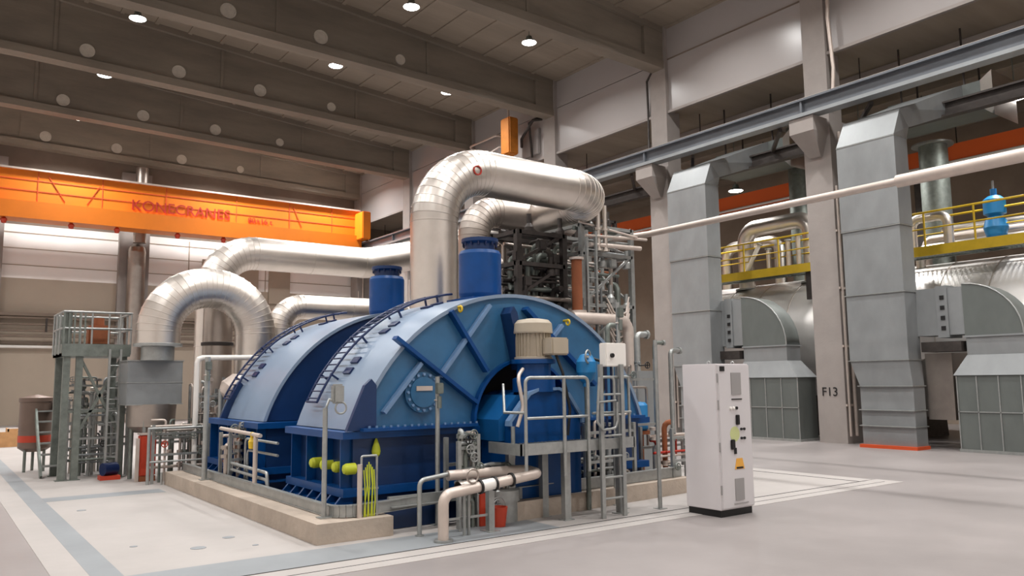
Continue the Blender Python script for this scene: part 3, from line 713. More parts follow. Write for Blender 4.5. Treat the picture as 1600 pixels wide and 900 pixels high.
def hood(y0, y1, lab):
    t = thing('duct_hood', lab, 'hood', (20.2, (y0+y1)/2, 0), 'boxy hoods with curved duct elbows')
    b = MB().box(19.9, 20.75, y0, y1, .0, 1.8)
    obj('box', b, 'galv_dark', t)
    fr = MB()
    for y in (y0, y0+(y1-y0)*.25, y0+(y1-y0)*.5, y0+(y1-y0)*.75, y1-.03): fr.box(19.88, 19.9, y, y+.025, .05, 1.78)
    fr.box(19.87, 20.77, y0-.02, y1+.02, 0, .07).box(19.88, 19.9, y0, y1, .93, .955)
    each('seam', fr, 'zinc', t)
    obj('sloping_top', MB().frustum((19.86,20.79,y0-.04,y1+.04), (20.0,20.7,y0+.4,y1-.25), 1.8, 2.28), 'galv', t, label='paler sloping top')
    yn0, yn1 = y0+.4, y1-.25
    obj('neck', MB().box(20.02,20.68,yn0,yn1,2.28,2.72).box(19.98,20.72,yn0-.03,yn1+.03,2.7,2.74), 'galv', t)
    # quarter elbow: turns from the neck to run toward +y
    R = yn1-yn0; n = 10
    poly = [(yn1+.02, 2.74)] + [(yn0, 2.74)] + [(yn0+R-R*math.cos(PI/2*k/n), 2.74+R*math.sin(PI/2*k/n)) for k in range(1, n+1)] + [(yn1+.02, 2.74+R)]
    obj('curved_elbow', MB().prism(poly, 'x', 20.02, 20.68, True), 'galv_dark', t)
    each('elbow_edge', MB().tube([(20.02, p, q) for p, q in poly[1:-1]], .018, 6), 'zinc', t)
    yd = yn1+.02
    obj('link_duct', MB().box(20.04,20.66,yd,yd+.35,2.78,2.7+R-.02).box(20.0,20.66,yd+.35,yd+.62,2.72,2.74+R).box(20.04,20.66,yd+.62,yd+1.15,2.78,2.72+R-.02), 'galv', t)
    k = MB()
    for z in (2.9, 3.15, 3.4, 3.65): k.box(19.98, 20.02, yd+.42, yd+.52, z, z+.1)
    each('latch', k, 'black', t)
    obj('drain_tray', MB().box(19.9,20.6,yd+.05,yd+1.0,2.38,2.62), 'frame_dark', t)
hood(13.45, 15.6, 'grey boxy hood with sloped top just behind the grey cabinet')
hood(7.25, 9.15, 'grey boxy hood with sloped top at the right edge')
obj('round_duct', MB().cyl((20.6,9.9,1.5),(21.6,9.9,1.5),.8,28).box(20.2,21.5,9.35,10.0,.72,2.35), 'steel_dull', label='brownish silver round duct between the wide duct and the right hood', cat='duct')
# ductwork near the side bay roof
for y0, y1, lab in ((8.9, 11.4, 'horizontal square duct with flared bright mouth, upper right'), (14.9, 17.6, 'horizontal square duct under the crane rail, left of the foreground column')):
    t = thing('bay_duct', lab, 'duct', (22.4, (y0+y1)/2, 8.7), 'square ducts under the side bay roof')
    obj('body', MB().box(21.9, 23.0, y0, y1, 8.75, 9.5), 'galv_dark', t)
    obj('flared_mouth', MB().add([(21.9,y0,8.75),(23.0,y0,8.75),(23.0,y0,9.5),(21.9,y0,9.5),(21.75,y0-.35,8.45),(23.15,y0-.35,8.45),(23.15,y0-.35,9.65),(21.75,y0-.35,9.65)],
        [(0,1,2,3),(7,6,5,4),(0,4,5,1),(1,5,6,2),(2,6,7,3),(3,7,4,0)]), 'steel', t)
    h = MB()
    for y in (y0+.4, y1-.4): h.box(21.95,21.99,y,y+.04,9.5,11.1); h.box(22.9,22.94,y,y+.04,9.5,11.1)
    each('hanger', h, 'frame_dark', t)
# side bay roof joists and pipes
for i, x in enumerate((22.9, 24.6, 28.0)):
    t = thing('bay_joist', ['first', 'second', 'third'][i]+' joist under the side bay roof counted from the hall', 'joist', (x, 15, 10.5))
    obj('joist', MB().box(x-.16, x+.16, -8.8, 43.4, 10.55, 11.09), ['column','beam','beam'][i], t)
for i, (x, z) in enumerate(((21.6, 10.2), (25.2, 9.9), (27.4, 9.2))):
    t = thing('bay_pipe', ['thin', 'middle', 'low'][i]+' pipe running under the side bay roof', 'pipe', (x, 15, z))
    each('pipe', MB().cyl((x,-8.8,z),(x,43.4,z),.06+.03*i,10), 'pipe_white' if i != 1 else 'frame_dark', t)
    h = MB()
    for y in range(-6, 43, 6): h.cyl((x,y,z),(x,y,11.1),.02,6)
    each('hanger', h, 'frame_dark', t)
# orange crane girder inside side bay
t = thing('side_bay_crane', 'red-orange crane girder inside the side bay, upper right', 'crane', (26.3, 12, 8.5))
obj('girder', MB().box(26.6, 27.1, 2, 30, 8.75, 9.3), 'orange_side', t)
each('rail', MB().cyl((26.55,2,8.7),(26.55,30,8.7),.05,8), 'white', t)
h = MB()
for y in (4, 13, 22, 29): h.box(26.75,26.95,y,y+.2,0,8.75)
each('support_post', h, 'frame_dark', t)
# yellow platform on the vessels
def platform(y0, y1, lab):
    t = thing('yellow_platform', lab, 'platform', (22.6, (y0+y1)/2, 5.1), 'yellow walkways on the silver vessels')
    gb = MB().box(21.9, 21.95, y0, y1, 5.1, 5.17).box(22.85, 22.9, y0, y1, 5.1, 5.17)
    y = y0
    while y < y1: gb.box(21.95, 22.85, y, y+.03, 5.13, 5.17); y += .11
    obj('deck_grating', gb, 'zinc_dark', t)
    obj('toe_board', MB().box(21.85, 21.9, y0, y1, 5.05, 5.32), 'yellow', t)
    each('handrail', MB().tube([(21.88,y0,5.3),(21.88,y0,6.25),(21.88,y1,6.25),(21.88,y1,5.3)], .03, 8, fil=.15).cyl((21.88,y0,5.8),(21.88,y1,5.8),.022,8), 'yellow', t)
    n = max(2, int((y1-y0)/1.1))
    for i in range(1, n): obj('rail_post', MB().cyl((21.88,y0+(y1-y0)*i/n,5.1),(21.88,y0+(y1-y0)*i/n,6.25),.028,8), 'yellow', t)
    each('rear_rail', MB().cyl((22.88,y0,6.25),(22.88,y1,6.25),.03,8).cyl((22.88,y0,5.8),(22.88,y1,5.8),.02,8).cyl((22.88,y0+.1,5.1),(22.88,y0+.1,6.25),.03,8).cyl((22.88,y1-.1,5.1),(22.88,y1-.1,6.25),.03,8), 'yellow', t)
    each('bracket', MB().box(22.0,22.15,y0+.3,y0+.5,4.2,5.12).box(22.0,22.15,y1-.5,y1-.3,4.2,5.12), 'frame_dark', t)
platform(5.4, 11.9, 'yellow railed walkway on the silver vessel at the right edge')
platform(13.9, 19.3, 'yellow railed walkway seen between the narrow duct and the foreground column')
t = thing('blue_valve', 'tall bright blue valve standing behind the yellow railing at the right edge', 'valve', (22.9, 9.2, 5.17))
obj('body', MB().lathe((22.9,9.2,5.17), [(.2,0),(.28,.05),(.28,.14),(.18,.18),(.25,.35),(.3,.55),(.25,.75),(.16,.85),(.27,.92),(.27,1.3),(.16,1.4),(.08,1.42),(.08,1.6),(0,1.62)], n=20), 'cyan', t)
obj('stem', MB().cyl((22.9,9.2,6.6),(22.9,9.2,7.0),.03,8), 'zinc', t)
# silver process pipes on platforms
def small_pipe(label, pts, r, fil, m='steel', n=16, group='process pipes over the silver vessels', cat='pipe', name='process_pipe'):
    t = thing(name, label, cat, Vector(pts[0]), group)
    each('pipe', MB().tube(pts, r, n, fil=fil, seg=6), m, t)
    fl = MB(); ps = [Vector(p) for p in pts]
    for p, q in ((ps[0], ps[1]), (ps[-1], ps[-2])):
        d = (q-p).normalized(); fl.cyl(p, p+d*.05, r*1.45, n)
    each('flange', fl, 'zinc', t)
    return t
small_pipe('silver pipe arch over the walkway left of the foreground column', [(23.2,14.9,4.85),(23.2,14.9,7.0),(23.2,17.5,7.0),(23.2,17.5,4.85)], .28, .5)
small_pipe('thinner silver pipe arch behind the left walkway', [(23.9,16.6,4.85),(23.9,16.6,6.6),(23.9,18.9,6.6),(23.9,18.9,4.85)], .2, .4)
for i in range(4): small_pipe(['first','second','third','fourth'][i]+' short upright silver pipe from the column on the left walkway', [(22.6,15.0+i*.38,5.17),(22.6,15.0+i*.38,6.4-i*.1)], .08, 0)
small_pipe('slanted pale pipe behind the left walkway rails', [(22.5,16.4,6.3),(22.4,17.0,5.2)], .07, 0, 'white')
for i in range(3): small_pipe(['long low','long upper','long rear'][i]+' silver pipe behind the right walkway rails', [(23.2+i*.4,6.0,5.45+i*.25),(23.2+i*.4,11.4,5.45+i*.3),(23.2+i*.4,11.4,4.85)], .13, .2, 'pipe_white' if i == 1 else 'steel')
small_pipe('silver upright elbow by the wide duct on the right walkway', [(22.4,11.2,5.17),(22.4,11.2,6.2),(22.4,10.2,6.2),(22.4,10.2,5.17)], .13, .25)
small_pipe('tall grey riser behind the foreground column, left side', [(24.2,15.9,4.85),(24.2,15.9,10.55)], .35, 0, 'zinc_dark')
small_pipe('tall grey riser right of the wide duct', [(24.2,11.3,4.85),(24.2,11.3,8.75)], .4, 0, 'zinc_dark')

# ================================================================== CABINET
t = thing('control_cabinet', 'tall light grey control cabinet standing on the floor right of the machine', 'cabinet', (8.76, 7.2, 0))
obj('body', MB().bbox(8.42, 9.10, 6.92, 7.50, .09, 1.99, .008), 'cab', t)
obj('plinth', MB().box(8.44, 9.08, 6.94, 7.48, 0, .095), 'black', t)
dr = obj('door', MB().bbox(8.44, 9.085, 6.895, 6.925, .11, 1.975, .006), 'cab_door', t)
obj('vent_grille', MB().box(8.69, 8.89, 6.885, 6.896, 1.58, 1.87), 'cab_grey', dr)
obj('vent_slot', MB().box(8.69, 8.9, 6.885, 6.896, 1.51, 1.525), 'black', dr)
obj('vent_grille', MB().box(8.69, 8.87, 6.885, 6.896, .2, .48), 'cab_grey', dr)
obj('vent_slot', MB().box(8.66, 8.95, 6.885, 6.896, .155, .165), 'cab_grey', dr)
obj('maker_badge', MB().box(8.47, 8.56, 6.885, 6.896, 1.89, 1.955), 'black', dr)
for x in (8.66, 8.72): obj('indicator_lamp', MB().lathe((x,6.896,1.40), [(.022,0),(.022,.015),(.012,.025),(0,.026)], (0,-1,0), 14), 'white', dr, label='white round indicator')
obj('push_button', MB().lathe((8.78,6.896,1.40), [(.02,0),(.02,.02),(0,.02)], (0,-1,0), 12), 'black', dr)
obj('main_switch', MB().bbox(8.755, 8.815, 6.865, 6.896, 1.18, 1.31, .006), 'black', dr)
obj('door_handle', MB().bbox(8.63, 8.71, 6.87, 6.896, .86, .99, .008).box(8.70,8.74,6.88,6.896,.8,.88), 'black', dr)
obj('lime_label', MB().lathe((8.73,6.896,1.06), [(.1,0),(.1,.003),(0,.003)], (0,-1,0), 18), 'sticker', dr, label='faint yellow-green round sticker')
for x, z in ((8.86,1.12),(8.92,1.12),(8.86,1.0),(8.92,1.0)): obj('small_switch', MB().lathe((x,6.896,z), [(.018,0),(.018,.02),(0,.02)], (0,-1,0), 10), 'black', dr)
obj('warning_sticker', MB().prism([(8.70,.6),(8.90,.6),(8.86,.74),(8.74,.74)], 'y', 6.89, 6.896), 'sticker_orange', dr, label='orange warning sticker')
obj('sticker_text', MB().box(8.73, 8.87, 6.888, 6.89, .605, .63), 'black', dr)
hg = MB()
for z in (.35, .9, 1.45, 1.8): hg.box(8.43, 8.44, 6.90, 6.92, z-.06, z+.06)
each('hinge', hg, 'cab_grey', dr)
for x in (8.50, 9.0): obj('lifting_ring', MB().torus((x,7.1,2.0), (1,0,0), .025, .008, 12, 6), 'zinc', t)

# ================================================================== ACCESS PLATFORM
t = thing('access_platform', 'galvanised service platform with handrails in front of the beige motor', 'platform', (6.9, 8.3, 0))
obj('deck', MB().box(5.95, 7.85, 7.92, 8.6, .92, .96), 'zinc_dark', t)
gr = MB()
for i in range(30): gr.box(5.97+i*.063, 5.975+i*.063, 7.93, 8.59, .96, .975)
obj('deck_grating', gr, 'zinc', t, kind='stuff')
obj('toe_board', MB().box(5.93, 7.87, 7.9, 7.92, .88, 1.02).box(5.93,5.95,7.9,8.6,.88,1.02).box(7.85,7.87,7.9,8.6,.88,1.02), 'zinc', t)
for x, y in ((6.80,8.1),(6.75,8.5),(7.72,8.05),(6.2,8.5)): each('leg', MB().box(x-.05,x+.05,y-.04,y+.04,0,.92).box(x-.08,x+.08,y-.07,y+.07,0,.012), 'zinc', t)
r = MB().tube([(6.0,7.89,.7),(6.0,7.89,1.83),(7.03,7.89,1.83),(7.03,7.89,.62)], .022, 10, fil=.07)
r.tube([(6.0,7.89,1.33),(7.03,7.89,1.33)], .018, 8)
each('front_handrail', r, 'zinc', t)
obj('rail_post', MB().cyl((6.62,7.89,.6),(6.62,7.89,1.83),.024,8), 'zinc', t)
each('side_handrail', MB().tube([(6.0,7.89,1.4),(5.9,8.2,1.4),(6.1,8.5,1.75)], .018, 8), 'zinc', t)
r = MB().tube([(7.22,7.85,1.16),(7.22,7.85,1.83),(7.46,7.85,1.83),(7.46,7.85,1.16)], .02, 10, fil=.06)
r.tube([(7.15,7.8,1.83),(7.1,7.8,1.25),(7.2,7.8,1.14),(7.42,7.8,1.16),(7.46,7.8,1.25),(7.46,7.8,1.5)], .018, 8, fil=.05).tube([(7.12,7.82,1.5),(7.46,7.82,1.52)], .015, 8)
each('gate_rail', r, 'zinc', t)
r = MB().tube([(7.46,7.89,1.83),(7.8,7.89,1.83),(7.8,8.5,1.83)], .02, 8, fil=.06).tube([(7.1,7.89,1.36),(7.8,7.89,1.36)], .016, 8)
for x, y in ((7.8,7.92),(7.8,8.5)): r.cyl((x,y,.92),(x,y,1.83),.02,8)
each('side_handrail', r, 'zinc', t)
lt = thing('platform_ladder', 'galvanised upright ladder fixed to the right front of the service platform', 'ladder', (7.4, 7.87, 0))
for x in (7.22, 7.60): obj('stile', MB().box(x-.03,x+.03,7.83,7.87,0,2.0), 'zinc', lt)
for i in range(6): obj('rung', MB().cyl((7.22,7.85,.25+i*.27),(7.60,7.85,.25+i*.27),.016,8), 'zinc', lt)
t = thing('junction_box', 'pale grey box with a black knob on posts right of the platform', 'box', (7.56, 7.95, 0))
obj('box', MB().bbox(7.36, 7.74, 7.88, 8.02, 1.97, 2.29, .012), 'white', t)
obj('knob', MB().lathe((7.46,7.88,2.12), [(.03,0),(.03,.03),(0,.03)], (0,-1,0), 12), 'black', t)
for x in (7.44, 7.54, 7.66, 7.72): each('cable', MB().cyl((x,7.98,.9),(x,7.98,1.98),.018,8), 'navy' if x < 7.6 else 'zinc', t)
each('post', MB().box(7.68,7.74,8.0,8.06,0,2.0).box(7.60,7.78,7.95,8.1,0,.015), 'zinc', t)
t = thing('actuator', 'bright light blue actuator left of the pale junction box', 'valve', (7.5, 8.4, 0))
obj('body', MB().lathe((7.55,8.5,1.2), [(.05,.5),(.05,.55),(.1,.6),(.14,.7),(.14,.85),(.08,.95),(.0,.97)], n=16), 'cyan', t)
obj('stand_pipe', MB().cyl((7.55,8.5,0),(7.55,8.5,1.72),.035,10), 'zinc_dark', t)
obj('handwheel', MB().torus((7.48,8.38,2.12), (.5,-1,0), .09, .014, 16, 6).cyl((7.48,8.38,2.12),(7.55,8.5,2.1),.02,8), 'zinc', t)
each('hose', MB().tube([(7.6,8.45,2.1),(7.75,8.35,2.05),(7.7,8.3,1.7),(7.6,8.3,1.45)], .02, 8, fil=.1), 'black', t)

# ================================================================== VALVE CLUSTERS
def cluster(x0, y0, w, h, label, seed, mats=('zinc','pipe_white','steel_dull','zinc_dark'), d=.5, nv=5, nh=4, wheels=4, name='pipe_manifold', z0=0.0):
    rd = random.Random(seed)
    t = thing(name, label, 'pipework', (x0+w/2, y0+d/2, z0))
    for (x, y) in ((x0,y0),(x0+w,y0),(x0,y0+d),(x0+w,y0+d)): obj('frame_post', MB().box(x-.025,x+.025,y-.025,y+.025,z0,z0+h*rd.uniform(.8,1)), 'zinc', t)
    each('frame_rail', MB().bar((x0,y0,z0+h*.45),(x0+w,y0,z0+h*.45),.04).bar((x0,y0,z0+h*.78),(x0+w,y0,z0+h*.78),.04).bar((x0,y0+d,z0+h*.6),(x0+w,y0+d,z0+h*.6),.04), 'zinc', t)
    for i in range(nv):
        x = x0+w*(i+.5)/nv+rd.uniform(-.04,.04); y = y0+d*rd.uniform(.15,.8); r = rd.uniform(.018,.045)
        top = z0+h*rd.uniform(.55,1.0); x2 = x+rd.uniform(-.25,.25)*w
        obj('upright_pipe', MB().tube([(x,y,z0),(x,y,top),(x2,y+rd.uniform(-.1,.1),top)], r, 8, fil=r*2.5, seg=3), rd.choice(mats), t)
        v = MB()
        for z in [z0+h*rd.uniform(.2,.9) for _ in range(2)]: v.cyl((x,y,z),(x,y,z+.05),r*2.1,10); v.cyl((x-.0,y,z+.025),(x,y-.09,z+.025),r*.8,8)
        each('valve_body', v, rd.choice(mats+('zinc',)), t)
    for i in range(nh):
        z = z0+h*rd.uniform(.15,.9); y = y0+d*rd.uniform(.0,.9); a = x0+w*rd.uniform(-.05,.3); b = x0+w*rd.uniform(.6,1.05)
        each('cross_pipe', MB().tube([(a,y,z),(b,y,z),(b,y,max(z0,z-rd.uniform(.2,.5)*h))], rd.uniform(.015,.03), 8, fil=.05, seg=3), rd.choice(mats), t)
    for i in range(wheels):
        x = x0+w*rd.random(); z = z0+h*rd.uniform(.3,.95); y = y0-.02
        obj('handwheel', MB().torus((x,y-.06,z), (0,1,0), .055, .009, 14, 6).cyl((x,y-.06,z),(x,y+.14,z),.012,6).bar((x-.05,y-.06,z),(x+.05,y-.06,z),.012).bar((x,y-.06,z-.05),(x,y-.06,z+.05),.012), rd.choice(('zinc','black','red') if i == 0 else ('zinc','zinc_dark')), t)
    return t
cluster(5.38, 8.45, .28, 1.25, 'tall cluster of small valves and spiral pipework left of the bearing pedestal', 3, d=.3, nv=5, nh=6, wheels=5)
cluster(5.75, 8.5, .4, .75, 'low cluster of valves left of the platform leg', 4, d=.3, nv=4, nh=4, wheels=3)
cluster(3.45, 15.8, 1.0, 1.15, 'railed group of valves and pipes behind the left end of the curb', 5, d=.8, nv=9, nh=7, wheels=6)
cluster(4.3, 16.2, .5, 2.0, 'tall narrow pipe cluster below the pipe arch', 6, d=.5, nv=8, nh=5, wheels=4)
cluster(4.0, 13.05, .25, 1.1, 'pinkish valve cluster in front of the rear base', 8, mats=('pipe_white','zinc','rust','steel_dull'), d=.5, nv=5, nh=5, wheels=4, z0=.1)
cluster(7.9, 8.95, 1.0, 1.3, 'dense group of pipes between the platform and the grey cabinet', 9, d=.5, nv=9, nh=6, wheels=3, z0=.0)
cluster(9.7, 8.9, 1.1, 1.1, 'reddish pipework just left of the grey cabinet', 10, mats=('rust','zinc','pipe_white','redtext'), d=.7, nv=8, nh=6, wheels=4)
cluster(8.9, 9.7, 1.3, 2.3, 'taller upright pipes just right of the access platform', 12, d=.6, nv=10, nh=7, wheels=2)
cluster(2.35, 18.65, 1.0, 2.3, 'taller pipes standing right behind the left tower', 13, mats=('zinc','galv','steel','zinc_dark'), d=.5, nv=10, nh=6, wheels=3)
cluster(2.3, 17.7, 1.1, 1.7, 'pipes and valves inside the foot of the left tower', 11, mats=('zinc','zinc_dark','galv'), d=.8, nv=9, nh=8, wheels=5)
t = thing('flat_rails', 'low galvanised rails beside the rear base, above the curb', 'rail', (4.05, 12.2, .15))
r = MB()
for z in (.45, .55): r.tube([(4.02,13.1,z),(4.02,11.4,z-.02),(4.02,11.3,.12)], .025, 8, fil=.06)
for z, yy in ((.95, 12.9), (.78, 12.8)): r.tube([(4.1,11.2,z),(4.1,yy-.3,z),(4.1,yy-.3,.3)], .02, 8, fil=.08)
each('rail', r, 'zinc', t)
obj('cross_bar', MB().tube([(3.95,13.4,1.08),(3.95,11.5,1.05)], .03, 8).cyl((3.95,11.7,1.05),(3.95,11.7,.2),.035,8), 'pipe_white', t)
obj('bell_valve', MB().lathe((3.95,11.85,1.0), [(.0,-.16),(.05,-.15),(.06,-.05),(.03,0),(.03,.08),(0,.09)], n=12), 'yellow', t)

# poles
def pole(x, y, z0, z1, label, top=True, r=.03):
    t = thing('instrument_pole', label, 'pole', (x, y, z0))
    obj('pole', MB().cyl((x,y,z0),(x,y,z1),r,12).box(x-.07,x+.07,y-.07,y+.07,z0,z0+.012), 'zinc', t)
    if top:
        obj('head', MB().bbox(x-.05,x+.05,y-.08,y-.02,z1-.22,z1-.08,.01).cyl((x,y-.05,z1-.4),(x,y-.05,z1-.25),.03,8), 'zinc_dark', t)
        each('clamp', MB().torus((x,y,z1-.3),(0,0,1),r+.006,.01,14,6), 'pipe_white', t)
    return t
p1 = pole(3.86, 9.0, .23, 1.5, 'slim grey post carrying a floodlight at the front left curb corner', False)
obj('floodlight', MB().bbox(3.92, 4.06, 8.9, 9.0, 1.55, 1.78, .02).tube([(3.86,9.0,1.48),(3.9,8.98,1.6),(3.98,8.95,1.56)], .015, 6).torus((4.02,8.92,1.5),(0,1,0),.07,.012,14,6), 'zinc', p1)
pole(5.32, 8.86, 0, 1.86, 'tall slim post with small instruments in front of the round manhole')
pole(3.82, 13.8, .23, 2.25, 'tall grey post left of the rear casing', True, .045)
pole(8.38, 7.95, 0, 2.35, 'tall slim post between the platform and the grey cabinet', False)
pole(8.0, 8.3, 0, 2.9, 'tall post right of the junction box', True)
pole(8.15, 8.6, 0, 2.2, 'thin post behind the tall post by the junction box', False, .02)
# hose reel frame with yellow cables
t = thing('cable_stand', 'galvanised frame with hanging yellow-green cables on the front curb corner', 'cable stand', (4.33, 8.8, .23))
obj('frame', MB().tube([(4.22,8.76,.23),(4.22,8.76,.93),(4.42,8.76,.93),(4.42,8.76,.23)], .014, 8, fil=.02).bar((4.2,8.76,.55),(4.44,8.76,.55),.02), 'zinc', t)
obj('sheath', MB().cyl((4.19,8.74,.2),(4.19,8.74,.84),.03,10), 'pipe_white', t)
b = MB()
for i in range(7):
    x = 4.25+i*.022; b.tube([(x-.01,8.74,.86-abs(i-3)*.03),(x+.01*math.sin(i*2),8.73,.6),(x+.012*math.cos(i*3),8.74,.4),(x,8.75,.2)], .008, 6)
obj('cables', b, 'lime', t)
# front piping
t = thing('front_pipe', 'thick pale U-shaped pipe rising from the floor in front of the machine', 'pipe', (4.8, 7.95, 0), 'front service pipes')
each('pipe', MB().tube([(4.82,7.9,0),(4.82,7.9,.52),(6.28,8.0,.64),(6.33,8.35,.66),(5.2,8.42,.66)], .062, 16, fil=.12, seg=5), 'pipe_white', t)
c = MB()
for f in (.35, .5, .68): c.cyl((4.82+1.46*f,7.9+.1*f,.52+.12*f),(4.82+1.46*f+.025,7.9+.1*f,.52+.12*f+.002),.085,14)
each('clamp', c, 'black', t)
obj('wrap', MB().cyl((5.36,7.938,.566),(5.56,7.952,.582),.068,14), 'white', t, label='white taped length')
obj('foot_flange', MB().cyl((4.82,7.9,0),(4.82,7.9,.03),.11,16), 'zinc', t)
t = thing('front_pipe', 'thin galvanised pipe bending down to the floor left of the thick front pipe', 'pipe', (4.8, 8.37, 0), 'front service pipes')
each('pipe', MB().tube([(4.78,8.37,0),(4.78,8.37,.64),(5.9,8.5,.74),(6.25,8.5,.72),(6.25,8.5,1.2)], .028, 12, fil=.08, seg=5), 'zinc', t)
obj('foot_flange', MB().cyl((4.78,8.37,0),(4.78,8.37,.02),.05,12), 'zinc', t)
t = thing('pipe_support', 'galvanised posts and valves carrying the front pipes', 'pipe support', (5.55, 8.15, 0))
each('post', MB().box(5.56,5.64,8.06,8.14,0,.5).box(5.52,5.68,8.0,8.2,0,.012).cyl((5.2,8.05,0),(5.2,8.05,.56),.02,8).cyl((5.26,8.05,0),(5.26,8.05,.56),.02,8).cyl((5.3,8.3,0),(5.3,8.3,.6),.018,8), 'zinc', t)
each('brace', MB().bar((4.9,8.1,.2),(5.6,8.1,.2),.025), 'zinc', t)
each('valve_body', MB().lathe((5.2,8.0,.56), [(.09,-.12),(.09,.1),(.05,.14),(0,.15)], (1,.07,.08), 12).torus((5.22,7.9,.7),(0,1,0),.08,.012,14,6), 'steel_dull', t)
t = thing('pipe_clip_rail', 'galvanised cable tray crossing the opening in the front curb', 'cable tray', (5.2, 8.75, .35))
obj('tray', MB().box(4.6,6.0,8.78,8.84,.3,.42).box(4.6,6.0,8.7,8.84,.3,.31), 'zinc', t)
t = thing('extinguisher_box', 'upright red box on the floor behind the front pipes', 'box', (5.72, 8.42, 0))
obj('box', MB().bbox(5.66,5.8,8.4,8.5,0,.4,.01), 'red', t)
t = thing('red_bucket', 'small red bucket beside the left end of the right curb', 'bucket', (5.82, 8.25, 0))
obj('body', MB().lathe((5.86,8.3,0), [(0,0),(.09,0),(.12,.24),(.11,.24),(.08,.02),(0,.02)], n=16), 'red', t)
obj('handle', MB().torus((5.86,8.3,.24),(0,1,0),.115,.006,14,6,0,PI), 'zinc', t)

# ================================================================== LEFT TOWER & EQUIPMENT
t = thing('steel_tower', 'galvanised stair tower with railed top at the left', 'tower', (2.7, 18, 0))
for x, y in ((2.2,17.5),(3.2,17.5),(2.2,18.6),(3.2,18.6),(2.42,17.5)):
    each('leg', MB().box(x-.06,x+.06,y-.06,y+.06,0,3.2 if x < 2.3 else 2.4).box(x-.1,x+.1,y-.1,y+.1,0,.015), 'zinc_dark', t)
obj('deck', MB().box(2.1,3.3,17.4,18.7,2.36,2.42).box(2.1,3.3,17.38,17.42,2.36,2.6).box(2.1,2.14,17.4,18.7,2.36,2.6), 'zinc_dark', t)
r = MB()
for z in (3.22, 2.9): r.tube([(2.1,17.4,z),(3.3,17.4,z),(3.3,18.7,z)], .022, 8).tube([(2.1,17.4,z),(2.1,18.7,z),(3.3,18.7,z)], .022, 8)
for x in (2.4,2.6,2.9,3.1,3.3): r.cyl((x,17.4,2.4),(x,17.4,3.22),.018,8)
for y in (17.8, 18.3, 18.7): r.cyl((2.1,y,2.4),(2.1,y,3.22),.02,8); r.cyl((3.3,y,2.4),(3.3,y,3.22),.02,8)
each('handrail', r, 'zinc', t)
r = MB()
for i in range(5): r.box(2.1+i*.09,2.13+i*.09,17.38,17.4,2.6,3.2)
each('corner_screen', r, 'zinc_dark', t)
each('cross_brace', MB().bar((2.45,17.5,2.3),(3.15,17.5,.9),.05).bar((3.15,17.5,2.3),(2.45,17.5,.9),.05).bar((2.2,17.5,1.3),(3.2,17.5,1.3),.05), 'zinc_dark', t)
each('ladder_stile', MB().box(2.9,2.94,17.3,17.34,0,2.5).box(3.1,3.14,17.3,17.34,0,2.5), 'zinc', t)
r = MB()
for i in range(10): r.cyl((2.92,17.32,.2+i*.22),(3.12,17.32,.2+i*.22),.012,6)
each('ladder_rung', r, 'zinc', t)
obj('valve_block', MB().bbox(2.6,3.0,17.8,18.1,2.6,3.0,.03).cyl((2.8,17.95,2.42),(2.8,17.95,3.15),.1,12), 'rust', t, label='reddish valve inside the top railing')
t = thing('side_stair', 'galvanised steps left of the stair tower foot', 'steps', (1.9, 19, 0))
for x in (1.95, 2.3): obj('stringer', MB().bar((x,18.2,.0),(x,19.8,1.4),.04,.16), 'zinc_dark', t)
for i in range(6): obj('tread', MB().box(1.97,2.28,18.35+i*.24,18.55+i*.24,.2+i*.21,.23+i*.21), 'zinc', t)
t = thing('grey_tank', 'small dark brownish round tank at the far left beside the steps', 'tank', (1.75, 20.2, 0))
obj('body', MB().lathe((1.98,19.9,0), [(.0,.5),(.2,.42),(.31,.5),(.31,1.45),(.33,1.47),(.33,1.55),(0,1.62)], n=28), 'brown_tank', t)
each('leg', MB().cyl((1.8,19.75,0),(1.8,19.75,.5),.03,8).cyl((2.15,19.75,0),(2.15,19.75,.5),.03,8).cyl((1.98,20.1,0),(1.98,20.1,.5),.03,8), 'zinc_dark', t)
obj('band', MB().lathe((1.98,19.9,.62), [(.31,0),(.315,.0),(.315,.14),(.31,.14)], n=28), 'red', t)
t = thing('clad_vessel', 'blue-grey square clad vessel under the left leg of the pipe arch', 'vessel', (3.75, 17.0, 0))
obj('cladding_box', MB().bbox(3.12,4.12,16.6,17.3,1.42,2.26,.01), 'galv', t)
each('seam', MB().box(3.11,4.13,16.59,17.31,1.83,1.85).box(3.1,4.14,16.58,17.32,2.25,2.27).box(3.1,4.14,16.58,17.32,1.41,1.43), 'zinc', t)
obj('lower_shell', MB().lathe((3.65,16.95,0), [(.0,.86),(.3,.88),(.43,1.0),(.45,1.42)], n=28), 'steel_dull', t)
for x, y in ((3.3,16.95),(4.0,16.75),(3.65,17.25)): obj('leg', MB().cyl((x,y,0),(x,y,1.1),.04,10), 'zinc_dark', t)
obj('pipe_collar', MB().lathe((3.62,16.5,2.26), [(.3,0),(.3,.26),(.44,.27),(.44,.32),(.4,.33)], n=28), 'zinc', t)
t = thing('red_cabinet', 'upright red-orange cabinet standing under the clad vessel', 'cabinet', (3.5, 16.5, 0))
obj('body', MB().bbox(3.34,3.62,16.3,16.55,.1,.86,.02), 'red', t)
obj('top_plate', MB().box(3.33,3.63,16.29,16.56,.86,.89), 'pipe_white', t)
obj('side_post', MB().box(3.27,3.325,16.3,16.36,0,.8), 'pipe_white', t)
obj('foot', MB().box(3.34,3.62,16.3,16.55,0,.1), 'rust', t)
t = thing('left_guard_rail', 'low galvanised guard rail in front of the valves at the left curb end', 'rail', (3.35, 15.7, 0))
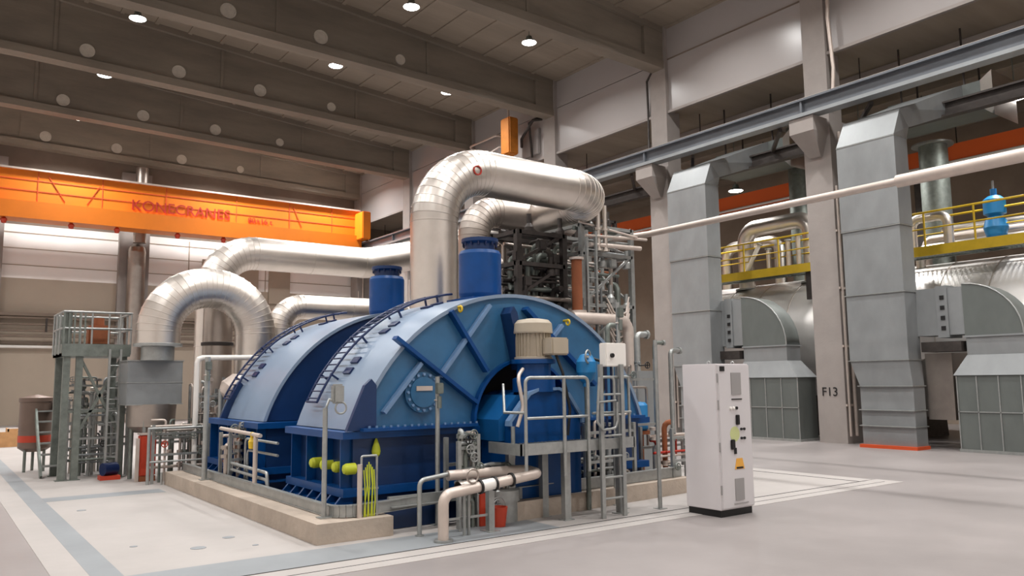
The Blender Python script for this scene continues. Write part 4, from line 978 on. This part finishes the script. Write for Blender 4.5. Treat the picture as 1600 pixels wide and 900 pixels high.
each('rail', MB().tube([(3.36,15.72,0),(3.36,15.72,1.0),(4.4,15.72,1.0)], .025, 8).tube([(3.36,15.72,.4),(4.4,15.72,.4)], .018, 8), 'zinc', t)
each('post', MB().cyl((3.36,15.72,0),(3.36,15.72,1.0),.03,8).cyl((3.56,15.55,0),(3.56,15.55,.22),.02,8).cyl((4.4,15.72,0),(4.4,15.72,1.0),.025,8), 'zinc', t)
t = thing('blue_drum_pump', 'small blue pump on the floor inside the left tower', 'pump', (2.95, 17.2, 0))
obj('body', MB().cyl((2.85,17.1,.2),(3.1,17.2,.2),.12,16), 'navy', t)
obj('base', MB().box(2.8,3.15,17.0,17.3,0,.08), 'red', t)
t = thing('pale_hood', 'pale rounded bundle beside the post left of the rear casing', 'insulation', (4.6, 15.7, 1.2))
obj('body', MB().lathe((4.55,15.5,1.55), [(.0,0),(.12,.05),(.22,.2),(.2,.45),(.1,.55),(0,.56)], (.6,0,.5), 14), 'pipe_white', t)
obj('body_tail', MB().cyl((4.55,15.5,0),(4.55,15.5,1.7),.05,8), 'zinc', t)

# ================================================================== STEEL FRAMES RIGHT OF MACHINE
def frame(x0, x1, y0, y1, zs, label, m, grp, seed, s=.09, pipes=8, pm=('zinc','frame_dark','steel_dull','pipe_white')):
    rd = random.Random(seed)
    t = thing('pipe_rack', label, 'pipe rack', ((x0+x1)/2, (y0+y1)/2, 0), grp)
    for x in (x0, x1):
        for y in (y0, y1): each('post', MB().box(x-s/2,x+s/2,y-s/2,y+s/2,0,zs[-1]), m, t)
    b = MB()
    for z in zs:
        b.box(x0,x1,y0-s/2,y0+s/2,z-s*.7,z); b.box(x0,x1,y1-s/2,y1+s/2,z-s*.7,z); b.box(x0-s/2,x0+s/2,y0,y1,z-s*.7,z); b.box(x1-s/2,x1+s/2,y0,y1,z-s*.7,z)
    each('beam', b, m, t)
    b = MB()
    for a, c in zip(zs, zs[1:]): b.bar((x0,y0,a),(x1,y0,c),s*.5); b.bar((x1,y1,a),(x0,y1,c),s*.5); b.bar((x1,y0,a),(x1,y1,c),s*.5)
    each('brace', b, m, t)
    for i in range(pipes):
        x = rd.uniform(x0+.1,x1-.1); y = rd.uniform(y0+.1,y1-.1); r = rd.uniform(.02,.07); z = rd.uniform(zs[-1]*.55, zs[-1]*.98)
        x2 = rd.uniform(x0,x1)
        pp = [(x,y,0),(x,y,z),(x2,y,z)] if i % 2 else [(x,y,0),(x,y,z),(x,y+rd.choice((-1,1))*.3,z)]
        each('pipe', MB().tube(pp, r, 10, fil=r*2.5, seg=4), rd.choice(pm), t)
    for i in range(pipes):
        z = rd.uniform(zs[0]-.4, zs[-1]*.99); y = rd.uniform(y0-.08,y1); e = rd.uniform(-.3,.3)
        obj('level_pipe', MB().tube([(x0-.1+max(0,e),y,z),(x1+.1+min(0,e),y,z+rd.uniform(-.05,.05))], rd.uniform(.015,.05), 8), rd.choice(pm), t)
    v = MB()
    for i in range(14):
        x = rd.uniform(x0,x1); z = rd.uniform(zs[0],zs[-1]); y = y0+rd.uniform(.0,.1)
        v.bbox(x-.1,x+.1,y-.08,y+.08,z-.1,z+.1,.02) if i % 2 else v.lathe((x,y,z),[(0,0),(.1,0),(.1,.12),(.05,.2),(.05,.4),(0,.4)],n=10)
    each('valve_body', v, 'frame_dark' if m == 'frame_dark' else 'zinc', t)
    return t
frame(10.7, 12.7, 14.6, 16.4, (2.6,3.7,4.5,5.2,5.7), 'dark steel pipe rack below the end of the biggest pipe', 'frame_dark', 'pipe racks', 21, .12, 26, ('frame_dark','frame_dark','zinc_dark','steel_dull'))
frame(13.3, 15.0, 15.6, 17.2, (2.2,3.8,5.2,6.1), 'dark rear pipe rack seen past the pale steel rack', 'frame_dark', 'pipe racks', 22, .1, 18, ('rust','zinc_dark','steel_dull','frame_dark'))
frame(11.05, 12.5, 12.5, 13.9, (2.5,3.4,4.5,5.1), 'pale galvanised rack with braces right of the biggest pipe', 'zinc', 'pipe racks', 23, .10, 16, ('zinc','pipe_white','zinc_dark','galv'))
frame(9.55, 10.75, 12.75, 13.6, (2.6,3.5,4.2,4.85), 'narrow dark rack rising behind the top of the front casing', 'frame_dark', 'pipe racks', 24, .12, 24, ('frame_dark','frame_dark','zinc_dark','steel_dull'))
t = thing('rust_column', 'red-brown primed pipe standing right behind the front casing', 'pipe', (10.68, 12.25, 0))
each('pipe', MB().cyl((10.68,12.25,3.2),(10.68,12.25,4.25),.11,18), 'rust', t)
each('flange', MB().cyl((10.68,12.25,3.1),(10.68,12.25,3.2),.19,18).cyl((10.68,12.25,4.25),(10.68,12.25,4.3),.15,18), 'pipe_white', t)
obj('stand_pipe', MB().cyl((10.68,12.25,0),(10.68,12.25,3.1),.08,14), 'pipe_white', t)
t = thing('cable_ladder', 'upright pale cable ladder with hanging hoses on the right rack', 'cable tray', (12.0, 12.3, 0))
for x in (10.95, 11.2): obj('side_rail', MB().box(x-.025,x+.025,12.2,12.26,0,4.9), 'zinc', t)
r = MB()
for i in range(16): r.cyl((10.95,12.23,.3+i*.3),(11.2,12.23,.3+i*.3),.012,6)
each('rung', r, 'zinc', t)
hs = MB()
for i in range(6):
    z = 3.15-i*.12; hs.tube([(11.45,12.2,z+.35),(11.6,12.15,z+.05),(11.75,12.15,z),(11.95,12.15,z+.05),(12.1,12.2,z+.4)], .02, 6)
each('hose', hs, 'pipe_white', t)
t = thing('top_flanged_pipes', 'pair of bright flanged pipes at the top of the right rack', 'pipe', (11.5, 12.4, 4.4))
for x in (11.35, 11.55): each('pipe', MB().cyl((x,12.3,4.5),(x,12.3,5.5),.05,10).cyl((x,12.3,4.95),(x,12.3,5.0),.09,12).cyl((x,12.3,4.5),(x,12.3,4.55),.09,12), 'steel', t)
each('cross_pipe', MB().tube([(11.1,12.3,4.62),(12.6,12.3,4.66)], .05, 10).tube([(10.9,12.2,4.78),(12.9,12.4,4.9)], .03, 8).tube([(10.9,12.4,5.1),(12.5,12.3,4.9)], .025, 8), 'pipe_white', t)
for i, x in enumerate((10.3, 10.65, 11.6, 12.25, 12.9)):
    small_pipe(['first','second','third','fourth','fifth'][i]+' tall grey upright pipe right of the machine, counted from the casing', [(x,11.2+.15*i,0),(x,11.2+.15*i,2.4+.15*((i*7)%4)),(x+.3,11.2+.15*i,2.4+.15*((i*7)%4))], .04+.012*(i%3), .1, ('zinc','zinc_dark')[i%2], 10, 'upright pipes right of the machine')
t = thing('pump_motor', 'bright blue pump motor between the machine and the grey cabinet', 'motor', (10.0, 9.9, 0))
obj('body', MB().lathe((10.0,9.9,.95), [(.1,-.05),(.14,0),(.14,.4),(.1,.45),(0,.46)], n=16), 'cyan', t)
obj('stand', MB().cyl((10,9.9,0),(10,9.9,.9),.06,10).cyl((10,9.9,.86),(10,9.9,.92),.17,16), 'rust', t)
obj('grey_panel_box', MB().bbox(10.6,11.2,10.6,10.8,0.0,1.95,.01), 'galv', label='grey upright panel box behind the blue pump motor', cat='cabinet')
